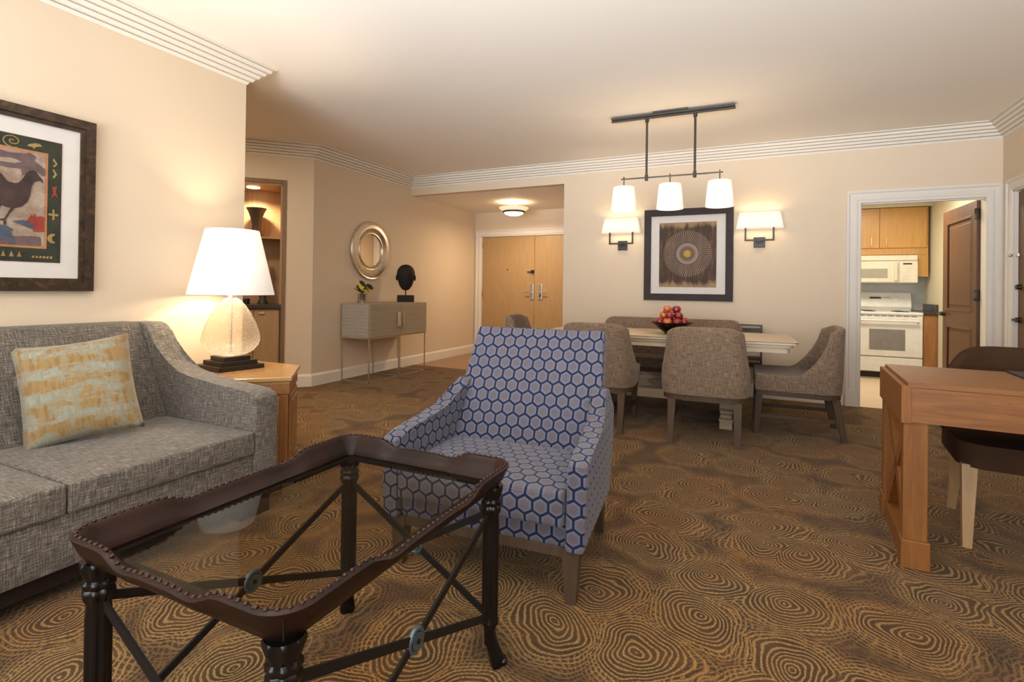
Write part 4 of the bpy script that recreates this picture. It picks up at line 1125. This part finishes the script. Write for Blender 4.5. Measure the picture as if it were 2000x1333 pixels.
# ------------------------------------------------------------------ dining chairs
def make_chair():
    t = thing('dining_chair', '', 'chair')
    # shell: U path from right front round the back to left front
    def path(zf):
        """plan point list at relative height zf (0 at frame, 1 at top)"""
        hw_ = .315+.010*math.sin(math.pi*min(1, zf*1.6))-.035*max(0, zf-.25)/.75
        yb = -.315-.025*zf
        pts = []
        r = .13; n = 7
        yf = .305
        N = 12
        for k in range(N): pts.append((hw_-.045*((N-k)/N)**2, yf+(yb+r-yf)*k/N))
        for k in range(n+1):
            a = R(0-90*k/n); pts.append((hw_-r+r*math.cos(a), yb+r+r*math.sin(a)))
        for k in range(1, 8): pts.append((hw_-r-(2*(hw_-r))*k/8, yb-.012*math.sin(math.pi*k/8)))
        for k in range(n+1):
            a = R(-90-90*k/n); pts.append((-hw_+r+r*math.cos(a), yb+r+r*math.sin(a)))
        for k in range(1, N+1): pts.append((-hw_+.045*(k/N)**2, yb+r+(yf-yb-r)*k/N))
        return pts
    z0, zt, zs = .365, .872, .485
    p0 = path(0)
    Hs = []
    for x, y in p0:
        d = y+.315                       # distance from the back plane
        s_ = min(1, max(0, (d-.10)/.24))
        h = zs+(zt-zs)*(1-s_)**2.0 if d > .10 else zt
        if d <= .12: h = zt-.0*(abs(x))
        h -= .050*(abs(x)/.325)**7*(1 if d < .14 else max(0, 1-(d-.14)/.1))
        Hs.append(h)
    NV = 14
    m = MB(); outer, inner = [], []
    allp = [path(k/NV) for k in range(NV+1)]
    def at(i, z):
        f = min(1, max(0, (z-z0)/(zt-z0))); k = f*NV; a = int(min(NV-1, math.floor(k))); u = k-a
        A, B = allp[a][i], allp[a+1][i]; return Vector((A[0]+(B[0]-A[0])*u, A[1]+(B[1]-A[1])*u, z))
    npth = len(p0); rows_ = []
    for i in range(npth):
        O = [at(i, z0+(Hs[i]-z0)*j/NV) for j in range(NV+1)]
        # inward direction
        a, b = Vector(p0[max(0, i-1)]), Vector(p0[min(npth-1, i+1)]); d = (b-a).normalized(); nin = Vector((d.y, -d.x, 0))
        if nin.dot(Vector((-p0[i][0], -p0[i][1], 0))) < 0: nin = -nin
        th = .055
        top = O[-1]
        # rounded lip
        lip = [top+nin*th*.15+Vector((0, 0, .010)), top+nin*th*.5+Vector((0, 0, .015)), top+nin*th*.85+Vector((0, 0, .010))]
        I = [p_+nin*th for p_ in reversed(O)]
        rows_.append(O+lip+I+[O[0]])
    m.grid(rows_)
    bm2 = m.b
    back = m.build('backrest', M['chairfab'], t, 60, uv=1)
    # seat cushion
    m = MB(); pts = [(x*.90, y*.90 if y < 0 else y) for x, y in path(0)]
    m.prism(pts, .372, .488)
    es = [e for e in m.b.edges if e.calc_face_angle(0) > R(60) and all(v.co.z > .48 for v in e.verts)]
    bmesh.ops.bevel(m.b, geom=es, offset=.025, segments=4, profile=.5, affect='EDGES', clamp_overlap=True)
    m.build('seat', M['chairfab'], t, 50, uv=1)
    m = MB(); m.prism([(x*.975, y*.975) for x, y in path(0)], .325, .367); m.build('seat_frame', M['chairleg'], t, 50)
    for s in (-1, 1):
        MB().taper((s*.238, -.325), (.019, .019), (s*.235, -.262), (.030, .030), 0, .327).build('leg', M['chairleg'], t)
        MB().taper((s*.228, .295), (.017, .017), (s*.232, .275), (.025, .025), 0, .327).build('leg', M['chairleg'], t)
        MB().box(s*.235-.011, s*.235+.011, -.285, .28, .135, .165, .003).build('stretcher', M['chairleg'], t)
    return t
ch = make_chair()
spots = [((-.374, 4.495), 2.4, 'brown tweed dining chair seen from behind at the middle of the near table side'),
         ((-1.235, 4.50), 1.0, 'brown tweed dining chair half hidden behind the blue armchair'),
         ((.285, 4.985), 99.2-7.0, 'brown tweed dining chair seen side-on at the right end of the table'),
         ((-2.06, 5.10), -84, 'brown tweed dining chair at the far left end of the table, only its top showing')]
for k, ((x, y), a, lb) in enumerate(spots):
    o = ch if k == 0 else copy_tree(ch)
    o.location = (x, y, 0); o.rotation_euler = (0, 0, R(a)); o['label'] = lb; o['group'] = 'brown tweed chairs around the dining table'

# upholstered bench behind the table
bn = thing('upholstered_bench', 'long brown tweed bench with a low cushioned back behind the dining table', 'bench', (-.85, 5.80, 0))
m = MB(); hwb = .715
pts = rrect(-hwb, hwb, .34, .862, .10, 7)
m.prism(pts, -.02, .055, Matrix(((1, 0, 0, 0), (0, 0, 1, 0), (0, 1, 0, 0), (0, 0, 0, 1))), bev=.018)
m.build('backrest', M['chairfab'], bn, 40, uv=1)
puff(-.70, .70, -.37, -.02, .37, .47, .01, .03).build('seat', M['chairfab'], bn, 60, uv=1)
MB().box(-.70, .70, -.36, .03, .325, .372).build('seat_frame', M['chairleg'], bn)
for sx in (-1, 1):
    for yy_ in (-.33, .0): MB().taper((sx*.67, yy_), (.018, .018), (sx*.67, yy_), (.028, .028), 0, .327).build('leg', M['chairleg'], bn)

# narrow etagere console against the wall behind the bench
eg = thing('console_shelf', 'narrow dark metal console shelf against the wall behind the bench', 'console table', (-.72, 6.12, 0))
for sx in (-.76, .76):
    for yy_ in (.0, .18): MB().box(sx-.008, sx+.008, yy_-.008, yy_+.008, 0, .80).build('leg', M['bronze'], eg)
MB().box(-.76, .76, -.006, .006, .792, .80).box(-.76, .76, .174, .186, .792, .80).build('top_rail', M['bronze'], eg)
for z, mt, nm in ((.742, M['bronze'], 'shelf'), (.43, M['chairleg'], 'shelf'), (.36, M['bronze'], 'shelf')):
    MB().box(-.755, .755, -.005, .185, z, z+.022).build(nm, mt, eg)
m = MB()
for a, b in (((-.56, .30), (-.28, .30)), ((-.28, .30), (-.50, .24)), ((-.50, .24), (-.26, .15)), ((-.26, .15), (-.42, .13)), ((-.42, .12), (-.30, .05)), ((-.50, .05), (-.26, .05))):
    m.cyl((a[0], .02, a[1]), (b[0], .02, b[1]), .006, n=8)
m.box(-.58, -.565, .012, .03, .02, .36); m.box(-.245, -.23, .012, .03, .02, .36)
m.build('wire_lattice', flat('pale_wire', (.55, .50, .42), .4, .3), eg)

# dining table
dt = thing('dining_table', 'long cream wood dining table on carved pedestal feet', 'table', (-.80, 5.10, 0), R(1.2))
hx_, hy_ = 1.085, .455
def cut(hx, hy, c): return [(-hx+c, -hy), (hx-c, -hy), (hx, -hy+c), (hx, hy-c), (hx-c, hy), (-hx+c, hy), (-hx, hy-c), (-hx, -hy+c)]
MB().prism(rrect(-hx_, hx_, -hy_, hy_, .03, 4), .735, .757, bev=.003).build('tabletop', M['cream'], dt)
MB().prism(rrect(-hx_-.002, hx_+.002, -hy_-.002, hy_+.002, .03, 4), .753, .7575).build('edge_line', M['creamedge'], dt)
MB().prism(rrect(-hx_, hx_, -hy_, hy_, .028, 4), .7555, .760).build('top_veneer', M['cream'], dt)
MB().prism(rrect(-hx_+.03, hx_-.03, -hy_+.03, hy_-.03, .03, 4), .712, .736).prism(rrect(-hx_+.055, hx_-.055, -hy_+.055, hy_-.055, .03, 4), .668, .713).build('apron', M['cream'], dt)
for sx in (-.56, .56):
    pdm = MB().box(sx-.06, sx+.06, -.16, .16, .10, .67, .006).box(sx-.09, sx+.09, -.22, .22, .63, .67).build('pedestal', M['cream'], dt)
    MB().box(sx-.05, sx+.05, -.385, .33, .0, .075, .004).box(sx-.055, sx+.055, -.395, .34, .072, .084).box(sx-.045, sx+.045, -.34, .34, .084, .11, .003).box(sx-.05, sx+.05, -.27, .27, .108, .13, .003).build('foot', M['cream'], pdm)
MB().box(-.5, .5, -.03, .03, .14, .22, .004).build('stretcher', M['cream'], dt)

# fruit bowl
BX, BY = -.716, 5.0
fb = MB().lathe([(0, 0), (.062, 0), (.066, .012), (.10, .035), (.14, .070), (.170, .095), (.188, .104), (.190, .108), (.186, .108), (.165, .100), (.135, .075), (.095, .042), (.055, .02), (0, .018)], n=48).build('fruit_bowl', M['bowlglass'], None, 180)
fb.location = (BX, BY, .7600); tag(fb, 'wide dark green glass bowl holding red apples on the dining table', 'bowl')
def apple_mesh(mat):
    return MB().lathe([(0, -.030), (.008, -.034), (.02, -.034), (.033, -.022), (.040, .000), (.039, .015), (.030, .030), (.016, .034), (.006, .029), (0, .024)], n=18).cyl((0, 0, .022), (.004, 0, .042), .0018, n=6).build('apple', mat, None, 180)
protos = [apple_mesh(a) for a in APPLE]
used = [False]*3
def put_apple(dx, dy, z, k, rz, label, group=None):
    o = protos[k] if not used[k] else protos[k].copy()
    if used[k]: COL.objects.link(o)
    used[k] = True
    o.location = (BX+dx, BY+dy, .76+z); o.rotation_euler = (random.uniform(-.6, .6), random.uniform(-.6, .6), rz)
    tag(o, label, 'apple', group or 'red apples piled in the glass bowl')
def ring_xy(r, a): return r*math.cos(R(a)), r*math.sin(R(a))
ap = []
for r_, z_, lst in ((.122, .110, ((180, 0, 'bright red apple at the far left rim of the glass bowl'), (220, 1, 'dark red apple second from left along the bowl front'),
        (260, 2, 'orange-red apple just left of the front centre of the bowl rim'), (300, 1, 'dark maroon apple just right of the front centre of the bowl rim'),
        (340, 1, 'deep red apple at the far right rim of the glass bowl'), (20, 0, 'red apple behind the far right rim apple in the bowl'), (60, 1, 'dark apple at the back right rim of the bowl'), (100, 0, 'red apple at the middle of the back rim of the bowl'), (140, 0, 'red apple at the back left rim of the bowl'))),
        (.045, .064, ((30, 1, None), (150, 0, None), (270, 1, None))),
        (.071, .166, ((190, 2, 'orange tinged apple on the left of the middle layer'), (262, 1, 'dark red apple at the front of the middle layer'),
        (334, 1, 'large dark maroon apple on the right of the middle layer'), (46, 0, 'red apple at the back right of the middle layer'), (118, 0, 'red apple at the back left of the middle layer'))),
        (.040, .223, ((185, 2, 'orange-red apple on the left at the very top of the pile'), (5, 1, 'dark maroon apple on the right at the very top of the pile')))):
    for a_, k_, lb_ in lst: ap.append((*ring_xy(r_, a_), z_, k_, lb_))
for dx, dy, z, k, lb in ap:
    if lb is None: put_apple(dx, dy, z, k, random.uniform(0, 6), 'red apple buried in the lower back of the pile in the bowl', 'apples hidden low in the bowl')
    else: put_apple(dx, dy, z, k, random.uniform(0, 6), lb)

# ------------------------------------------------------------------ desk
dk = thing('writing_desk', 'cherry wood writing desk with crossed end braces at the right edge', 'desk', (.562, 2.722, 0), R(-3.5))
DL, DD, DH = 1.55, .63, .785
MB().box(.016, DL, -.014, DD+.012, DH-.022, DH, .003).build('desktop', M['cherryh'], dk)
MB().box(.030, DL-.03, -.010, .012, .618, DH-.022).box(.030, DL-.03, DD-.012, DD+.010, .618, DH-.022).build('apron', M['cherryh'], dk)
for ex in (0, DL-.12):
    MB().box(ex-.006, ex+.030, -.013, DD+.013, .612, DH-.014, .002).build('end_rail', M['cherry'], dk)
    for ey in (0, DD-.055):
        MB().box(ex+.004, ex+.088, ey, ey+.055, .12, .63, .002).build('leg', M['cherry'], dk)
        MB().box(ex-.004, ex+.098, ey-.008, ey+.063, 0, .12, .004).build('foot_block', M['cherry'], dk)
    MB().box(ex+.01, ex+.08, .055, DD-.055, .0, .085).build('base_rail', M['cherry'], dk)
    for za, zb in ((.09, .615), (.615, .09)):
        MB().bar((ex+.045, .055, za), (ex+.045, DD-.055, zb), .06, .05, (1, 0, 0)).build('x_brace', M['cherry'], dk)
pad = MB().prism(rrect(0, .50, 0, .40, .012, 4), 0, .008).build('desk_pad', M['pad']); pad.location = (1.068, 2.915, .7852); pad.rotation_euler = (0, 0, R(-3.5))
tag(pad, 'thin dark leather desk pad lying on the cherry desk', 'desk pad')

dc = thing('desk_chair', 'dark brown velvet desk chair with pale wood legs behind the writing desk', 'chair', (1.17, 3.33, 0), R(178-4))
# local: faces +y (toward camera after rotation)
m = MB(); m.prism([(x, y) for x, y in rrect(-.29, .29, -.26, .30, .11, 6)], .365, .475)
es = [e for e in m.b.edges if e.calc_face_angle(0) > R(60)]
bmesh.ops.bevel(m.b, geom=es, offset=.04, segments=4, profile=.5, affect='EDGES', clamp_overlap=True)
m.build('seat', M['brownvel'], dc, 60)
P = []; nb = 26
for i in range(nb+1):
    a = R(-22-136*i/nb); rx, ry = .33, .31
    ztop = .885-.30*(abs(math.cos(a))**5); x, y = rx*math.cos(a), ry*math.sin(a)+.02
    row = []
    n_ = Vector((math.cos(a), math.sin(a), 0))
    for o_, z in ((0, .46), (.005, .55), (.0, .5*(.55+ztop)), (-.0, ztop-.02), (-.012, ztop-.003), (-.028, ztop), (-.044, ztop-.003), (-.055, ztop-.02), (-.055, .55), (-.05, .46), (0, .46)):
        zz = min(z, ztop) if o_ > -.06 else z
        row.append(Vector((x, y-.05*max(0, z-.5), z))+n_*o_)
    P.append(row)
m = MB(); m.grid(P); m.build('backrest', M['brownvel'], dc, 60)
for sx in (-1, 1):
    MB().taper((sx*.262, .285), (.017, .017), (sx*.25, .245), (.029, .029), 0, .375).build('leg', M['paleleg'], dc)
    MB().taper((sx*.235, -.24), (.017, .017), (sx*.215, -.18), (.027, .027), 0, .375).build('leg', M['paleleg'], dc)

# throw pillow pose
pc.rotation_euler = (0, 0, 0)
pc.matrix_world = Matrix.Translation((-2.84, 1.337, .668)) @ Matrix.Rotation(R(66), 4, 'Z') @ Matrix.Rotation(R(-22), 4, 'X') @ Matrix.Rotation(R(-7), 4, 'Y')
